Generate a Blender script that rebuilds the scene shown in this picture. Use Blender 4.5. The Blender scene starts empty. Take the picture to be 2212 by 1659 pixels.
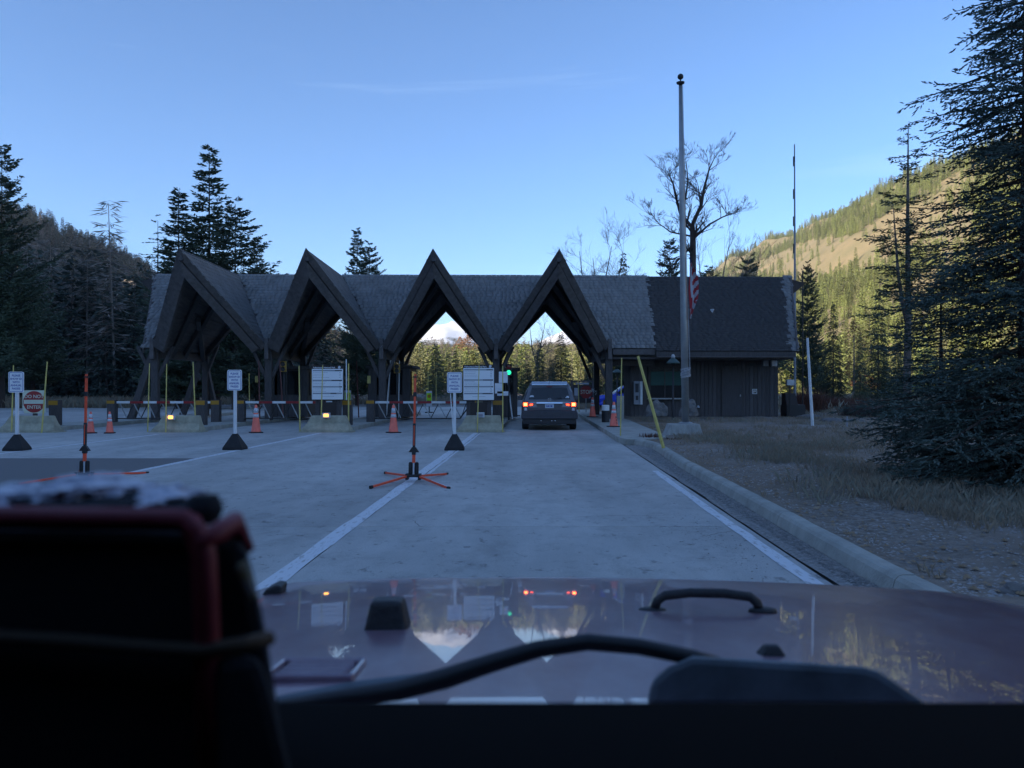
import bpy, math, random
import numpy as np
from mathutils import Vector, Matrix, noise
random.seed(7); np.random.seed(7)
R = math.radians
S = bpy.context.scene
C = S.collection

# ------------------------------------------------------------------ camera, sky, sun
cam_d = bpy.data.cameras.new('camera'); cam = bpy.data.objects.new('camera', cam_d); C.objects.link(cam)
S.camera = cam
cam.location = (0, 0, 1.5); cam.rotation_euler = (R(90), 0, 0)
cam_d.sensor_width = 36; cam_d.lens = 29.18
cam_d.shift_y = 0.00384
cam_d.clip_start = 0.02; cam_d.clip_end = 20000
cam_d.dof.use_dof = True; cam_d.dof.focus_distance = 24; cam_d.dof.aperture_fstop = 6.0

SUN_DIR = Vector((-0.87, -0.5, 0)).normalized()      # towards the sun, on the ground
SUN_EL = R(18)
w = bpy.data.worlds.new('World'); S.world = w; w.use_nodes = True
nt = w.node_tree; nt.nodes.clear()
sky = nt.nodes.new('ShaderNodeTexSky'); sky.sky_type = 'NISHITA'; sky.sun_disc = False
sky.sun_elevation = SUN_EL; sky.sun_rotation = math.atan2(SUN_DIR.x, SUN_DIR.y)
sky.altitude = 2100; sky.air_density = 1.0; sky.dust_density = 1.2; sky.ozone_density = 5.0
bg = nt.nodes.new('ShaderNodeBackground'); bg.inputs[1].default_value = 0.15
out = nt.nodes.new('ShaderNodeOutputWorld')
# thin high cirrus
geo = nt.nodes.new('ShaderNodeTexCoord'); mp = nt.nodes.new('ShaderNodeMapping')
mp.inputs['Rotation'].default_value = (R(0), R(6), R(8)); mp.inputs['Scale'].default_value = (1.3, 1.3, 16)
ns = nt.nodes.new('ShaderNodeTexNoise'); ns.inputs['Scale'].default_value = 1.7; ns.inputs['Detail'].default_value = 9; ns.inputs['Roughness'].default_value = 0.62
ns.inputs['Distortion'].default_value = 0.6
cr = nt.nodes.new('ShaderNodeMapRange'); cr.inputs['From Min'].default_value = 0.60; cr.inputs['From Max'].default_value = 0.9
cr.inputs['To Max'].default_value = 0.2
mx = nt.nodes.new('ShaderNodeMix'); mx.data_type = 'RGBA'; mx.inputs['B'].default_value = (3.6, 4.6, 5.8, 1)
nt.links.new(geo.outputs['Generated'], mp.inputs[0]); nt.links.new(mp.outputs[0], ns.inputs['Vector'])
nt.links.new(ns.outputs[0], cr.inputs[0]); nt.links.new(cr.outputs[0], mx.inputs['Factor'])
nt.links.new(sky.outputs[0], mx.inputs['A']); nt.links.new(mx.outputs['Result'], bg.inputs[0])
nt.links.new(bg.outputs[0], out.inputs[0])

sl = bpy.data.lights.new('sun', 'SUN'); sl.energy = 5.0; sl.angle = R(0.5); sl.color = (1.0, 0.86, 0.66)
so = bpy.data.objects.new('sun', sl); C.objects.link(so)
sd = Vector((SUN_DIR.x * math.cos(SUN_EL), SUN_DIR.y * math.cos(SUN_EL), math.sin(SUN_EL)))
so.rotation_euler = sd.to_track_quat('Z', 'Y').to_euler(); so.location = (0, 0, 60)

S.view_settings.view_transform = 'Standard'; S.view_settings.look = 'None'
S.view_settings.exposure = 0.92; S.view_settings.gamma = 1.0; S.view_settings.use_curve_mapping = False
S.cycles.max_bounces = 5; S.cycles.diffuse_bounces = 4; S.cycles.glossy_bounces = 3
S.cycles.transparent_max_bounces = 6; S.cycles.transmission_bounces = 3
S.cycles.use_denoising = True; S.cycles.caustics_reflective = False; S.cycles.caustics_refractive = False

# ------------------------------------------------------------------ helpers
def X(px, Y): return (px - 1106) / 1793 * Y
def Z(py, Y): return 1.5 + (838 - py) / 1793 * Y
def P(px, py, Y): return Vector((X(px, Y), Y, Z(py, Y)))

class MB:
    def __init__(s): s.v = []; s.f = []; s.m = []
    def add(s, vs, fs, mi=0):
        b = len(s.v); s.v += [tuple(v) for v in vs]; s.f += [tuple(i + b for i in f) for f in fs]; s.m += [mi] * len(fs); return s
    def box(s, x0, x1, y0, y1, z0, z1, mi=0):
        return s.add([(x0,y0,z0),(x1,y0,z0),(x1,y1,z0),(x0,y1,z0),(x0,y0,z1),(x1,y0,z1),(x1,y1,z1),(x0,y1,z1)],
                     [(0,3,2,1),(4,5,6,7),(0,1,5,4),(1,2,6,5),(2,3,7,6),(3,0,4,7)], mi)
    def beam(s, a, b, wd, h, up=(0,0,1), mi=0):
        a = Vector(a); b = Vector(b); d = (b - a).normalized(); u = Vector(up)
        sx = d.cross(u); sx = sx.normalized() if sx.length > 1e-5 else Vector((1,0,0)); uy = sx.cross(d).normalized()
        sx *= wd / 2; uy *= h / 2
        return s.add([a-sx-uy, a+sx-uy, a+sx+uy, a-sx+uy, b-sx-uy, b+sx-uy, b+sx+uy, b-sx+uy],
                     [(0,1,2,3),(7,6,5,4),(0,4,5,1),(1,5,6,2),(2,6,7,3),(3,7,4,0)], mi)
    def tube(s, pts, rs, n=8, mi=0, cap=True):
        pts = [Vector(p) for p in pts]
        if not hasattr(rs, '__len__'): rs = [rs] * len(pts)
        vs = []; fs = []; ref = None
        for i, p in enumerate(pts):
            d = (pts[min(i+1, len(pts)-1)] - pts[max(i-1, 0)]).normalized()
            if ref is None: ref = d.cross(Vector((1,0,0)) if abs(d.x) < .8 else Vector((0,1,0)))
            a = (ref - d*ref.dot(d)).normalized(); b = d.cross(a); ref = a
            for k in range(n):
                t = 2*math.pi*k/n; vs.append(p + (a*math.cos(t) + b*math.sin(t)) * rs[i])
        for i in range(len(pts)-1):
            for k in range(n):
                fs.append((i*n+k, i*n+(k+1)%n, (i+1)*n+(k+1)%n, (i+1)*n+k))
        if cap: fs.append(tuple(range(n))[::-1]); fs.append(tuple((len(pts)-1)*n+k for k in range(n)))
        return s.add(vs, fs, mi)
    def lathe(s, prof, n=16, cx=0, cy=0, mi=0, sx=1, sy=1):
        vs = []; fs = []
        for r, z in prof:
            for k in range(n):
                t = 2*math.pi*k/n; vs.append((cx+r*sx*math.cos(t), cy+r*sy*math.sin(t), z))
        for i in range(len(prof)-1):
            for k in range(n): fs.append((i*n+k, i*n+(k+1)%n, (i+1)*n+(k+1)%n, (i+1)*n+k))
        fs.append(tuple(range(n))[::-1]); fs.append(tuple((len(prof)-1)*n+k for k in range(n)))
        return s.add(vs, fs, mi)
    def prism(s, poly, vec, mi=0):
        poly = [Vector(p) for p in poly]; v = Vector(vec); n = len(poly)
        return s.add(poly + [p + v for p in poly], [tuple(range(n)), tuple(range(2*n-1, n-1, -1))] + [(i, i+n, (i+1)%n+n, (i+1)%n) for i in range(n)], mi)
    def frustum(s, x0,x1,y0,y1,z0, X0,X1,Y0,Y1,z1, mi=0):
        return s.add([(x0,y0,z0),(x1,y0,z0),(x1,y1,z0),(x0,y1,z0),(X0,Y0,z1),(X1,Y0,z1),(X1,Y1,z1),(X0,Y1,z1)],
                     [(0,3,2,1),(4,5,6,7),(0,1,5,4),(1,2,6,5),(2,3,7,6),(3,0,4,7)], mi)
    def build(s, name, mats, parent=None, smooth=False, bevel=0, fix=True):
        me = bpy.data.meshes.new(name); me.from_pydata(s.v, [], s.f)
        if not isinstance(mats, (list, tuple)): mats = [mats]
        for m in mats: me.materials.append(m)
        if len(mats) > 1: me.polygons.foreach_set('material_index', s.m)
        if fix and len(s.f) < 4000:
            import bmesh
            bm = bmesh.new(); bm.from_mesh(me); bmesh.ops.recalc_face_normals(bm, faces=bm.faces); bm.to_mesh(me); bm.free()
        if smooth: me.polygons.foreach_set('use_smooth', [True]*len(me.polygons))
        me.update()
        o = bpy.data.objects.new(name, me); C.objects.link(o)
        if parent: o.parent = parent
        if bevel:
            bv = o.modifiers.new('bevel', 'BEVEL'); bv.width = bevel; bv.segments = 2; bv.limit_method = 'ANGLE'
        return o

def np_mesh(name, verts, faces, mats, parent=None, smooth=False, mi=None):
    """verts (N,3), faces (M,k)"""
    me = bpy.data.meshes.new(name); verts = np.asarray(verts, dtype=np.float32); faces = np.asarray(faces, dtype=np.int32)
    k = faces.shape[1]
    me.vertices.add(len(verts)); me.vertices.foreach_set('co', verts.ravel())
    me.loops.add(faces.size); me.loops.foreach_set('vertex_index', faces.ravel())
    me.polygons.add(len(faces)); me.polygons.foreach_set('loop_start', np.arange(0, faces.size, k, dtype=np.int32))
    try: me.polygons.foreach_set('loop_total', np.full(len(faces), k, dtype=np.int32))
    except Exception: pass
    if not isinstance(mats, (list, tuple)): mats = [mats]
    for m in mats: me.materials.append(m)
    if mi is not None: me.polygons.foreach_set('material_index', np.asarray(mi, dtype=np.int32))
    if smooth: me.polygons.foreach_set('use_smooth', np.ones(len(faces), dtype=bool))
    me.update(calc_edges=True)
    o = bpy.data.objects.new(name, me); C.objects.link(o)
    if parent: o.parent = parent
    return o

def tag(o, label, cat, group=None):
    o['label'] = label; o['category'] = cat
    if group: o['group'] = group
    return o
def thing(name, label, cat, loc=(0,0,0), rz=0, group=None):
    o = bpy.data.objects.new(name, None); C.objects.link(o); o.empty_display_size = .2
    o.location = loc; o.rotation_euler = (0,0,rz); return tag(o, label, cat, group)
def struct(o): o['kind'] = 'structure'; return o
def stuff(o): o['kind'] = 'stuff'; return o
def dup(root, loc, rz=None, label=None, group=None, scale=None):
    r = root.copy(); C.objects.link(r); r.location = loc
    if rz is not None: r.rotation_euler = (0,0,rz)
    if label: r['label'] = label
    if group: r['group'] = group
    if scale: r.scale = scale if hasattr(scale, '__len__') else (scale,)*3
    for ch in list(root.children):
        c = ch.copy(); C.objects.link(c); c.parent = r
        for g in ch.children:
            d = g.copy(); C.objects.link(d); d.parent = c
    return r

# ------------------------------------------------------------------ materials
def mat(name, col, rough=.7, metal=0, var=0, vscale=3, col2=None, bump=0, bscale=30, spec=.5, stretch=None, coat=0, emit=None, estr=0, rand=0, detail=6):
    m = bpy.data.materials.new(name); m.use_nodes = True; n = m.node_tree; p = n.nodes['Principled BSDF']
    p.inputs['Base Color'].default_value = (*col, 1); p.inputs['Roughness'].default_value = rough
    p.inputs['Metallic'].default_value = metal; p.inputs['Specular IOR Level'].default_value = spec
    p.inputs['Coat Weight'].default_value = coat
    if emit: p.inputs['Emission Color'].default_value = (*emit, 1); p.inputs['Emission Strength'].default_value = estr
    tc = n.nodes.new('ShaderNodeTexCoord'); mp = n.nodes.new('ShaderNodeMapping'); n.links.new(tc.outputs['Object'], mp.inputs[0])
    if stretch: mp.inputs['Scale'].default_value = stretch
    last = None
    if col2 or var:
        t = n.nodes.new('ShaderNodeTexNoise'); t.inputs['Scale'].default_value = vscale; t.inputs['Detail'].default_value = detail; t.inputs['Roughness'].default_value = .65
        n.links.new(mp.outputs[0], t.inputs['Vector'])
        rp = n.nodes.new('ShaderNodeMapRange'); rp.inputs['From Min'].default_value = .32; rp.inputs['From Max'].default_value = .68
        n.links.new(t.outputs[0], rp.inputs[0])
        mx = n.nodes.new('ShaderNodeMix'); mx.data_type = 'RGBA'
        a = col if col2 else tuple(c*(1-var) for c in col); b = col2 if col2 else tuple(min(1, c*(1+var)) for c in col)
        mx.inputs['A'].default_value = (*a, 1); mx.inputs['B'].default_value = (*b, 1)
        n.links.new(rp.outputs[0], mx.inputs['Factor']); last = mx.outputs['Result']
    if rand:
        oi = n.nodes.new('ShaderNodeObjectInfo'); hs = n.nodes.new('ShaderNodeHueSaturation')
        r1 = n.nodes.new('ShaderNodeMapRange'); r1.inputs['To Min'].default_value = 1-rand; r1.inputs['To Max'].default_value = 1+rand
        n.links.new(oi.outputs['Random'], r1.inputs[0]); n.links.new(r1.outputs[0], hs.inputs['Value'])
        if last: n.links.new(last, hs.inputs['Color'])
        else: hs.inputs['Color'].default_value = (*col, 1)
        last = hs.outputs[0]
    if last: n.links.new(last, p.inputs['Base Color'])
    if bump:
        t2 = n.nodes.new('ShaderNodeTexNoise'); t2.inputs['Scale'].default_value = bscale; t2.inputs['Detail'].default_value = 5
        n.links.new(mp.outputs[0], t2.inputs['Vector'])
        b = n.nodes.new('ShaderNodeBump'); b.inputs['Strength'].default_value = bump; b.inputs['Distance'].default_value = .02
        n.links.new(t2.outputs[0], b.inputs['Height']); n.links.new(b.outputs[0], p.inputs['Normal'])
    return m

M = {}
M['concrete'] = None
M['asphalt'] = mat('asphalt', (.17,.165,.16), .9, var=.25, vscale=60, bump=.5, bscale=160)
M['joint'] = mat('joint_sealant', (.07,.07,.07), .9)
M['kerb'] = mat('kerb_concrete', (.36,.355,.31), .88, var=.22, vscale=2.5, bump=.4, bscale=40)
M['barrier'] = mat('barrier_concrete', (.38,.355,.26), .88, var=.25, vscale=4, bump=.4, bscale=25)
M['footing'] = mat('footing_concrete', (.42,.42,.39), .88, col2=(.26,.26,.24), vscale=3, bump=.3, bscale=25, stretch=(3,3,.6))
M['wood'] = mat('stained_wood', (.075,.066,.064), .75, var=.35, vscale=8, bump=.25, bscale=20, stretch=(4,4,.6))
M['beam'] = mat('weathered_beam', (.12,.105,.10), .75, var=.3, vscale=5, bump=.25, bscale=18)
M['ceiling'] = mat('ceiling_boards', (.12,.10,.09), .8, var=.35, vscale=2, stretch=(6,.5,1))
M['wall'] = mat('wall_planks', (.085,.078,.08), .75, var=.3, vscale=6, bump=.2, bscale=25, stretch=(5,5,.4), rand=.2)
M['shingle'] = mat('cedar_shingles', (.29,.285,.28), .9, col2=(.19,.185,.18), vscale=1.6, bump=.3, bscale=20)
M['shingle_new'] = mat('asphalt_shingles', (.06,.057,.058), .9, col2=(.08,.076,.076), vscale=5)
M['white_paint'] = mat('white_paint', (.72,.73,.72), .55, var=.08, vscale=6)
M['white_pole'] = mat('white_pole', (.74,.75,.75), .5, var=.12, vscale=4)
M['grey_metal'] = mat('grey_metal', (.35,.36,.36), .45, metal=.6, var=.15)
M['dark_metal'] = mat('dark_metal', (.02,.02,.022), .5)
M['rubber'] = mat('black_rubber', (.017,.017,.018), .75, var=.3, vscale=12, bump=.3, bscale=40)
M['orange'] = mat('cone_orange', (1.0,.19,.13), .55, var=.12, vscale=7)
M['orange2'] = mat('stand_orange', (.85,.10,.04), .45, var=.15, vscale=9)
M['reflect'] = mat('reflective_collar', (.55,.58,.62), .35, var=.15, vscale=14)
M['reflect_w'] = mat('reflective_white', (.62,.64,.68), .35)
M['yellow'] = mat('yellow_pole', (.62,.51,.15), .6, var=.2, vscale=5)
M['amber'] = mat('amber_reflector', (.45,.22,.02), .4)
M['maroon'] = mat('maroon_pole', (.14,.045,.04), .6)
M['red'] = mat('sign_red', (.33,.035,.035), .45, var=.1)
M['red_arm'] = mat('gate_red', (.30,.02,.02), .45)
M['blue_ink'] = mat('blue_ink', (.03,.07,.35), .5)
M['white_sign'] = mat('white_sign', (.86,.87,.88), .45)
M['cream_sign'] = mat('cream_sign', (.66,.70,.55), .5, var=.08)
M['black_ink'] = mat('black_ink', (.035,.035,.04), .6)
M['grey_ink'] = mat('grey_ink', (.30,.32,.35), .6)
M['brown_board'] = mat('brown_board', (.035,.025,.022), .6)
M['neon'] = mat('fluorescent_yellow_green', (.45,.75,.02), .5)
M['glass_dark'] = mat('dark_glass', (.012,.014,.016), .05, spec=.6)
M['window_teal'] = mat('teal_reflection', (.02,.09,.075), .6)  # colour standing in for the reflection in the ticket window
M['lamp_green'] = mat('lamp_green', (.06,.10,.09), .5)
M['lamp_globe'] = mat('frosted_globe', (.5,.5,.5), .3)
M['rock'] = mat('granite', (.20,.19,.18), .9, col2=(.10,.095,.09), vscale=3, bump=.8, bscale=6)
M['traffic_yellow'] = mat('signal_yellow', (.42,.25,.03), .5)
M['green_light'] = mat('green_light', (.02,.6,.3), .3, emit=(.03,1,.45), estr=.65)
M['amber_light'] = mat('amber_light', (.9,.4,.05), .3, emit=(1,.40,.05), estr=3.2)
M['brake_light'] = mat('brake_light', (.7,.02,.01), .25, emit=(1,.07,.02), estr=2.2)
M['brake_hot'] = mat('brake_bulb', (.9,.2,.05), .25, emit=(1,.22,.04), estr=6)
M['lens_red'] = mat('red_lens', (.25,.01,.012), .2)
M['lens_clear'] = mat('clear_lens', (.35,.33,.35), .15)
M['van'] = mat('van_paint', (.085,.08,.09), .28, metal=.2, coat=1)
M['van_lower'] = mat('van_lower_paint', (.035,.033,.04), .5, var=.2, vscale=8)
M['chrome'] = mat('chrome', (.75,.78,.8), .12, metal=1)
M['tyre'] = mat('tyre', (.012,.012,.012), .85)
M['rim'] = mat('alloy_rim', (.35,.36,.37), .35, metal=.8)
M['plate'] = mat('licence_plate', (.5,.55,.62), .5)
M['blue_car'] = mat('blue_paint', (.03,.07,.6), .25, coat=1)
M['flag_red'] = mat('flag_red', (.42,.03,.04), .8)
M['flag_white'] = mat('flag_white', (.5,.5,.52), .8)
M['flag_blue'] = mat('flag_blue', (.02,.03,.12), .8)
M['bark'] = mat('bark', (.075,.055,.045), .9, var=.4, vscale=6, bump=.5, bscale=14, stretch=(1,1,.3))
M['bark_grey'] = mat('grey_bark', (.17,.14,.12), .9, var=.3, vscale=5, stretch=(1,1,.3))
M['needle'] = mat('spruce_needles', (.06,.085,.052), .7, col2=(.085,.115,.065), vscale=2.2, rand=.25)
M['needle_near'] = mat('blue_spruce_needles', (.07,.11,.09), .65, col2=(.12,.165,.14), vscale=2.6)
M['needle_dead'] = mat('bare_twigs', (.10,.08,.06), .9, rand=.3)
M['rust_leaf'] = mat('rust_foliage', (.27,.13,.05), .8, var=.3, vscale=2)
M['dash'] = mat('dashboard', (.0022,.0022,.0026), .95, spec=.1)
M['cabin'] = mat('cabin_trim', (.01,.01,.011), .8)
M['hoodblack'] = mat('black_plastic', (.02,.021,.022), .55, var=.25, vscale=40, bump=.2, bscale=120)
M['wiper'] = mat('wiper_black', (.014,.016,.018), .5)
M['wiper_cover'] = mat('wiper_cover_plastic', (.13,.16,.18), .6, var=.3, vscale=16)

def mat_concrete():
    m = bpy.data.materials.new('road_concrete'); m.use_nodes = True; n = m.node_tree; p = n.nodes['Principled BSDF']; L = n.links.new
    tc = n.nodes.new('ShaderNodeNewGeometry')
    def nz(sc, st=(1,1,1), det=8, ro=.6):
        mp = n.nodes.new('ShaderNodeMapping'); mp.inputs['Scale'].default_value = st; L(tc.outputs['Position'], mp.inputs[0])
        t = n.nodes.new('ShaderNodeTexNoise'); t.inputs['Scale'].default_value = sc; t.inputs['Detail'].default_value = det; t.inputs['Roughness'].default_value = ro
        L(mp.outputs[0], t.inputs['Vector']); return t.outputs[0]
    def ramp(f, a, b, lo=.35, hi=.65):
        r = n.nodes.new('ShaderNodeMapRange'); r.inputs['From Min'].default_value = lo; r.inputs['From Max'].default_value = hi
        r.inputs['To Min'].default_value = a; r.inputs['To Max'].default_value = b; L(f, r.inputs[0]); return r.outputs[0]
    def mul(a, b):
        k = n.nodes.new('ShaderNodeMath'); k.operation = 'MULTIPLY'; L(a, k.inputs[0]); L(b, k.inputs[1]); return k.outputs[0]
    f = mul(ramp(nz(.35, (1,.45,1)), .80, 1.14), ramp(nz(3.5, (1,.3,1)), .93, 1.06))
    f = mul(f, ramp(nz(70), .86, 1.12)); 
    # dark speck stains
    f = mul(f, ramp(nz(6, (1,.6,1), 12, .75), .5, 1.0, .36, .43)); f = mul(f, ramp(nz(1.6, (1,.7,1), 12, .8), .84, 1.0, .40, .5)); f = mul(f, ramp(nz(1.3, (1.0,.05,1), 3, .5), .93, 1.03, .4, .6))
    oi = n.nodes.new('ShaderNodeObjectInfo'); rr = n.nodes.new('ShaderNodeMapRange'); rr.inputs['To Min'].default_value = .94; rr.inputs['To Max'].default_value = 1.05
    L(oi.outputs['Random'], rr.inputs[0]); f = mul(f, rr.outputs[0])
    mx = n.nodes.new('ShaderNodeMix'); mx.data_type = 'RGBA'; mx.blend_type = 'MULTIPLY'; mx.inputs['Factor'].default_value = 1
    mx.inputs['A'].default_value = (.47,.465,.435,1); cb = n.nodes.new('ShaderNodeCombineColor')
    for i in range(3): L(f, cb.inputs[i])
    L(cb.outputs[0], mx.inputs['B']); L(mx.outputs['Result'], p.inputs['Base Color'])
    p.inputs['Roughness'].default_value = .75; p.inputs['Specular IOR Level'].default_value = .35
    b = n.nodes.new('ShaderNodeBump'); b.inputs['Strength'].default_value = .35; b.inputs['Distance'].default_value = .01
    L(nz(90), b.inputs['Height']); L(b.outputs[0], p.inputs['Normal'])
    return m
M['concrete'] = mat_concrete()

def mat_line():
    m = mat('worn_white_paint', (.70,.72,.74), .6); n = m.node_tree; p = n.nodes['Principled BSDF']; L = n.links.new
    g = n.nodes.new('ShaderNodeNewGeometry'); mp = n.nodes.new('ShaderNodeMapping'); mp.inputs['Scale'].default_value = (6, 1.2, 1); L(g.outputs['Position'], mp.inputs[0])
    t = n.nodes.new('ShaderNodeTexNoise'); t.inputs['Scale'].default_value = 4; t.inputs['Detail'].default_value = 10; t.inputs['Roughness'].default_value = .7
    L(mp.outputs[0], t.inputs['Vector']); r = n.nodes.new('ShaderNodeMapRange'); r.inputs['From Min'].default_value = .53; r.inputs['From Max'].default_value = .64
    L(t.outputs[0], r.inputs[0]); mx = n.nodes.new('ShaderNodeMix'); mx.data_type = 'RGBA'
    mx.inputs['A'].default_value = (.66,.68,.70,1); mx.inputs['B'].default_value = (.36,.35,.33,1); L(r.outputs[0], mx.inputs['Factor']); L(mx.outputs['Result'], p.inputs['Base Color'])
    return m
M['line'] = mat_line()

def mat_ground():
    m = bpy.data.materials.new('dry_ground'); m.use_nodes = True; n = m.node_tree; p = n.nodes['Principled BSDF']; L = n.links.new
    g = n.nodes.new('ShaderNodeNewGeometry')
    def nz(sc, det=8):
        t = n.nodes.new('ShaderNodeTexNoise'); t.inputs['Scale'].default_value = sc; t.inputs['Detail'].default_value = det; t.inputs['Roughness'].default_value = .65
        L(g.outputs['Position'], t.inputs['Vector']); return t.outputs[0]
    def mixc(f, a, b, lo=.4, hi=.6):
        r = n.nodes.new('ShaderNodeMapRange'); r.inputs['From Min'].default_value = lo; r.inputs['From Max'].default_value = hi; L(f, r.inputs[0])
        x = n.nodes.new('ShaderNodeMix'); x.data_type = 'RGBA'; L(r.outputs[0], x.inputs['Factor'])
        for k, v in (('A', a), ('B', b)):
            if isinstance(v, tuple): x.inputs[k].default_value = (*v, 1)
            else: L(v, x.inputs[k])
        return x.outputs['Result']
    a = mixc(nz(.7), (.28,.225,.175), (.18,.145,.11)); b = mixc(nz(14), (.38,.35,.31), (.13,.11,.095))
    c = mixc(nz(.25), a, b); 
    d = mixc(nz(.05), c, (.17,.115,.06), .45, .6)
    L(d, p.inputs['Base Color']); p.inputs['Roughness'].default_value = .95
    bp = n.nodes.new('ShaderNodeBump'); bp.inputs['Strength'].default_value = .8; bp.inputs['Distance'].default_value = .04; L(nz(16), bp.inputs['Height']); L(bp.outputs[0], p.inputs['Normal'])
    return m
M['ground'] = mat_ground()
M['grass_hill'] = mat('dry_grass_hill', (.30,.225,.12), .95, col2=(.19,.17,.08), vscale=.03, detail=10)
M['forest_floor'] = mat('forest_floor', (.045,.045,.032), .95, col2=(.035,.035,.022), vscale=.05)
M['snow'] = None
M['gravel'] = mat('gravel', (.42,.40,.37), .95, col2=(.15,.14,.13), vscale=22, bump=1, bscale=70)
M['pebble'] = mat('pebbles', (.30,.28,.26), .9, rand=.3, var=.4, vscale=1.3)
M['grass'] = mat('dry_grass', (.36,.30,.21), .9, col2=(.24,.185,.13), vscale=.8)
M['grass2'] = mat('grey_green_grass', (.25,.25,.19), .9, col2=(.32,.29,.22), vscale=1.5)
M['leaf'] = mat('fallen_leaves', (.34,.26,.17), .8, col2=(.22,.13,.06), vscale=3)
M['shrub'] = mat('red_twig_shrub', (.12,.05,.035), .9, var=.3)
M['shrub_grey'] = mat('grey_twig_shrub', (.12,.10,.09), .9, var=.3)

# ------------------------------------------------------------------ terrain
def sm(a, b, x):
    t = np.clip((x - a) / (b - a), 0, 1); return t*t*(3-2*t)
_oct = []
rs = np.random.RandomState(3)
for f, a in ((1/420., 1.0), (1/190., .6), (1/90., .33), (1/40., .16)):
    for k in range(4):
        th = rs.rand()*6.28; _oct.append((math.cos(th)*f*6.28, math.sin(th)*f*6.28, rs.rand()*6.28, a*.5))
def nzf(x, y):
    r = 0
    for kx, ky, ph, a in _oct: r = r + a*np.sin(kx*x + ky*y + ph)
    return r
def height(x, y):
    x = np.asarray(x, float); y = np.asarray(y, float)
    n = nzf(x, y)
    # right-hand mountain: foot near X=95, crest near X=400
    t = np.clip((x - (95 + .02*y)) / 305., 0, 1)
    hr = 246*(t**1.12) + n*7*sm(0, .35, t)
    hr = np.where(x > 410, 246 - (x-410)*.25 + n*7, hr)
    hr = hr * np.interp(y, [700,920,1110,1480], [.84,.865,.94,1.0]) * sm(-50, 140, y) * (1 - .35*sm(1500, 2600, y))
    # left-hand ridge, falling away up the valley
    H = 134 - 48*sm(600, 1600, y)
    t = np.clip((-115 - x) / 285., 0, 1)
    hl = H*(t**1.05) + n*5*sm(0, .3, t)
    hl = np.where(x < -400, H - (-400-x)*.12 + n*5 + np.clip(-420-x, 0, 480)*.56*sm(200, 430, y), hl)  # unseen ground past the crest lifted to keep the ridge in shade
    # unseen mountain shoulder behind left, shaped to throw shade over the road
    ms = (175 + 14*n) * sm(-80, -330, x) * (1 - sm(-120, -25, y))
    ms = ms + 60*(1 - sm(-900, -120, y))*sm(600,-200,x)
    v = np.clip(y - 230, 0, None)*.042 + n*1.5*sm(150, 400, y)
    h = np.maximum(np.maximum(hr, hl), ms) + v*(1 - sm(0, 60, np.maximum(hr, hl)))
    flat = sm(45, 140, np.abs(x) + np.maximum(0, np.abs(y-30)-70)*.6)
    h = h*flat
    return h - .06

def hgt(x, y): return float(height(x, y))

def axis(segs):
    r = []
    for a, b, st in segs: r += list(np.arange(a, b, st))
    r.append(segs[-1][1]); return np.array(r)
ax = axis([(-8000,-1000,700), (-1000,-420,40), (-420,-60,12), (-60,60,6), (60,430,11), (430,1000,50), (1000,8000,700)])
ay = axis([(-6000,-700,500), (-700,-120,40), (-120,60,14), (60,500,14), (500,1500,22), (1500,2800,60), (2800,9000,600)])
gx, gy = np.meshgrid(ax, ay); gz = height(gx, gy)
nxg, nyg = len(ax), len(ay)
vs = np.stack([gx.ravel(), gy.ravel(), gz.ravel()], 1)
ii = np.arange(nxg-1); jj = np.arange(nyg-1); a = (jj[:,None]*nxg + ii[None,:]).ravel()
fs = np.stack([a, a+1, a+nxg+1, a+nxg], 1)
cxm = vs[fs].mean(1)
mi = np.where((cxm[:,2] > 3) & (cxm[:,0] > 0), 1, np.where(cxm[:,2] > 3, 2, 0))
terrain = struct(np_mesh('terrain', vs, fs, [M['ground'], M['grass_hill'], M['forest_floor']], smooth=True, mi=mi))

# snow mountain at the head of the valley
def mat_snow():
    m = bpy.data.materials.new('snow_and_rock'); m.use_nodes = True; n = m.node_tree; p = n.nodes['Principled BSDF']; L = n.links.new
    g = n.nodes.new('ShaderNodeNewGeometry'); sp = n.nodes.new('ShaderNodeSeparateXYZ'); L(g.outputs['Position'], sp.inputs[0])
    t = n.nodes.new('ShaderNodeTexNoise'); t.inputs['Scale'].default_value = .012; t.inputs['Detail'].default_value = 9; L(g.outputs['Position'], t.inputs['Vector'])
    mm = n.nodes.new('ShaderNodeMath'); mm.operation = 'MULTIPLY_ADD'; mm.inputs[1].default_value = 190; L(t.outputs[0], mm.inputs[0]); L(sp.outputs['Z'], mm.inputs[2])
    r = n.nodes.new('ShaderNodeMapRange'); r.inputs['From Min'].default_value = 268; r.inputs['From Max'].default_value = 310; L(mm.outputs[0], r.inputs[0])
    x = n.nodes.new('ShaderNodeMix'); x.data_type = 'RGBA'; x.inputs['A'].default_value = (.06,.075,.06,1); x.inputs['B'].default_value = (.82,.83,.86,1)
    L(r.outputs[0], x.inputs['Factor']); L(x.outputs['Result'], p.inputs['Base Color']); p.inputs['Roughness'].default_value = .8
    return m
M['snow'] = mat_snow()
sx_ = np.linspace(-2200, 2200, 160); sy_ = np.linspace(3300, 5200, 60); gx, gy = np.meshgrid(sx_, sy_)
def crest(x):  # crest height by X at Y about 4000
    return np.interp(x, [-2200,-900,-480,-300,-170,-90,0,110,190,262,330,420,600,2200], [120,230,300,358,310,250,205,228,262,300,285,210,150,120])
prof = np.clip(1 - np.abs(gy-4000)/np.where(gy < 4000, 700., 1100.), 0, 1)
hz = .94*crest(gx)*(prof**.85) + (nzf(gx*1.4, gy*1.4)*9 + nzf(gx*4+50, gy*4)*5)*prof*1.1
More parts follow.
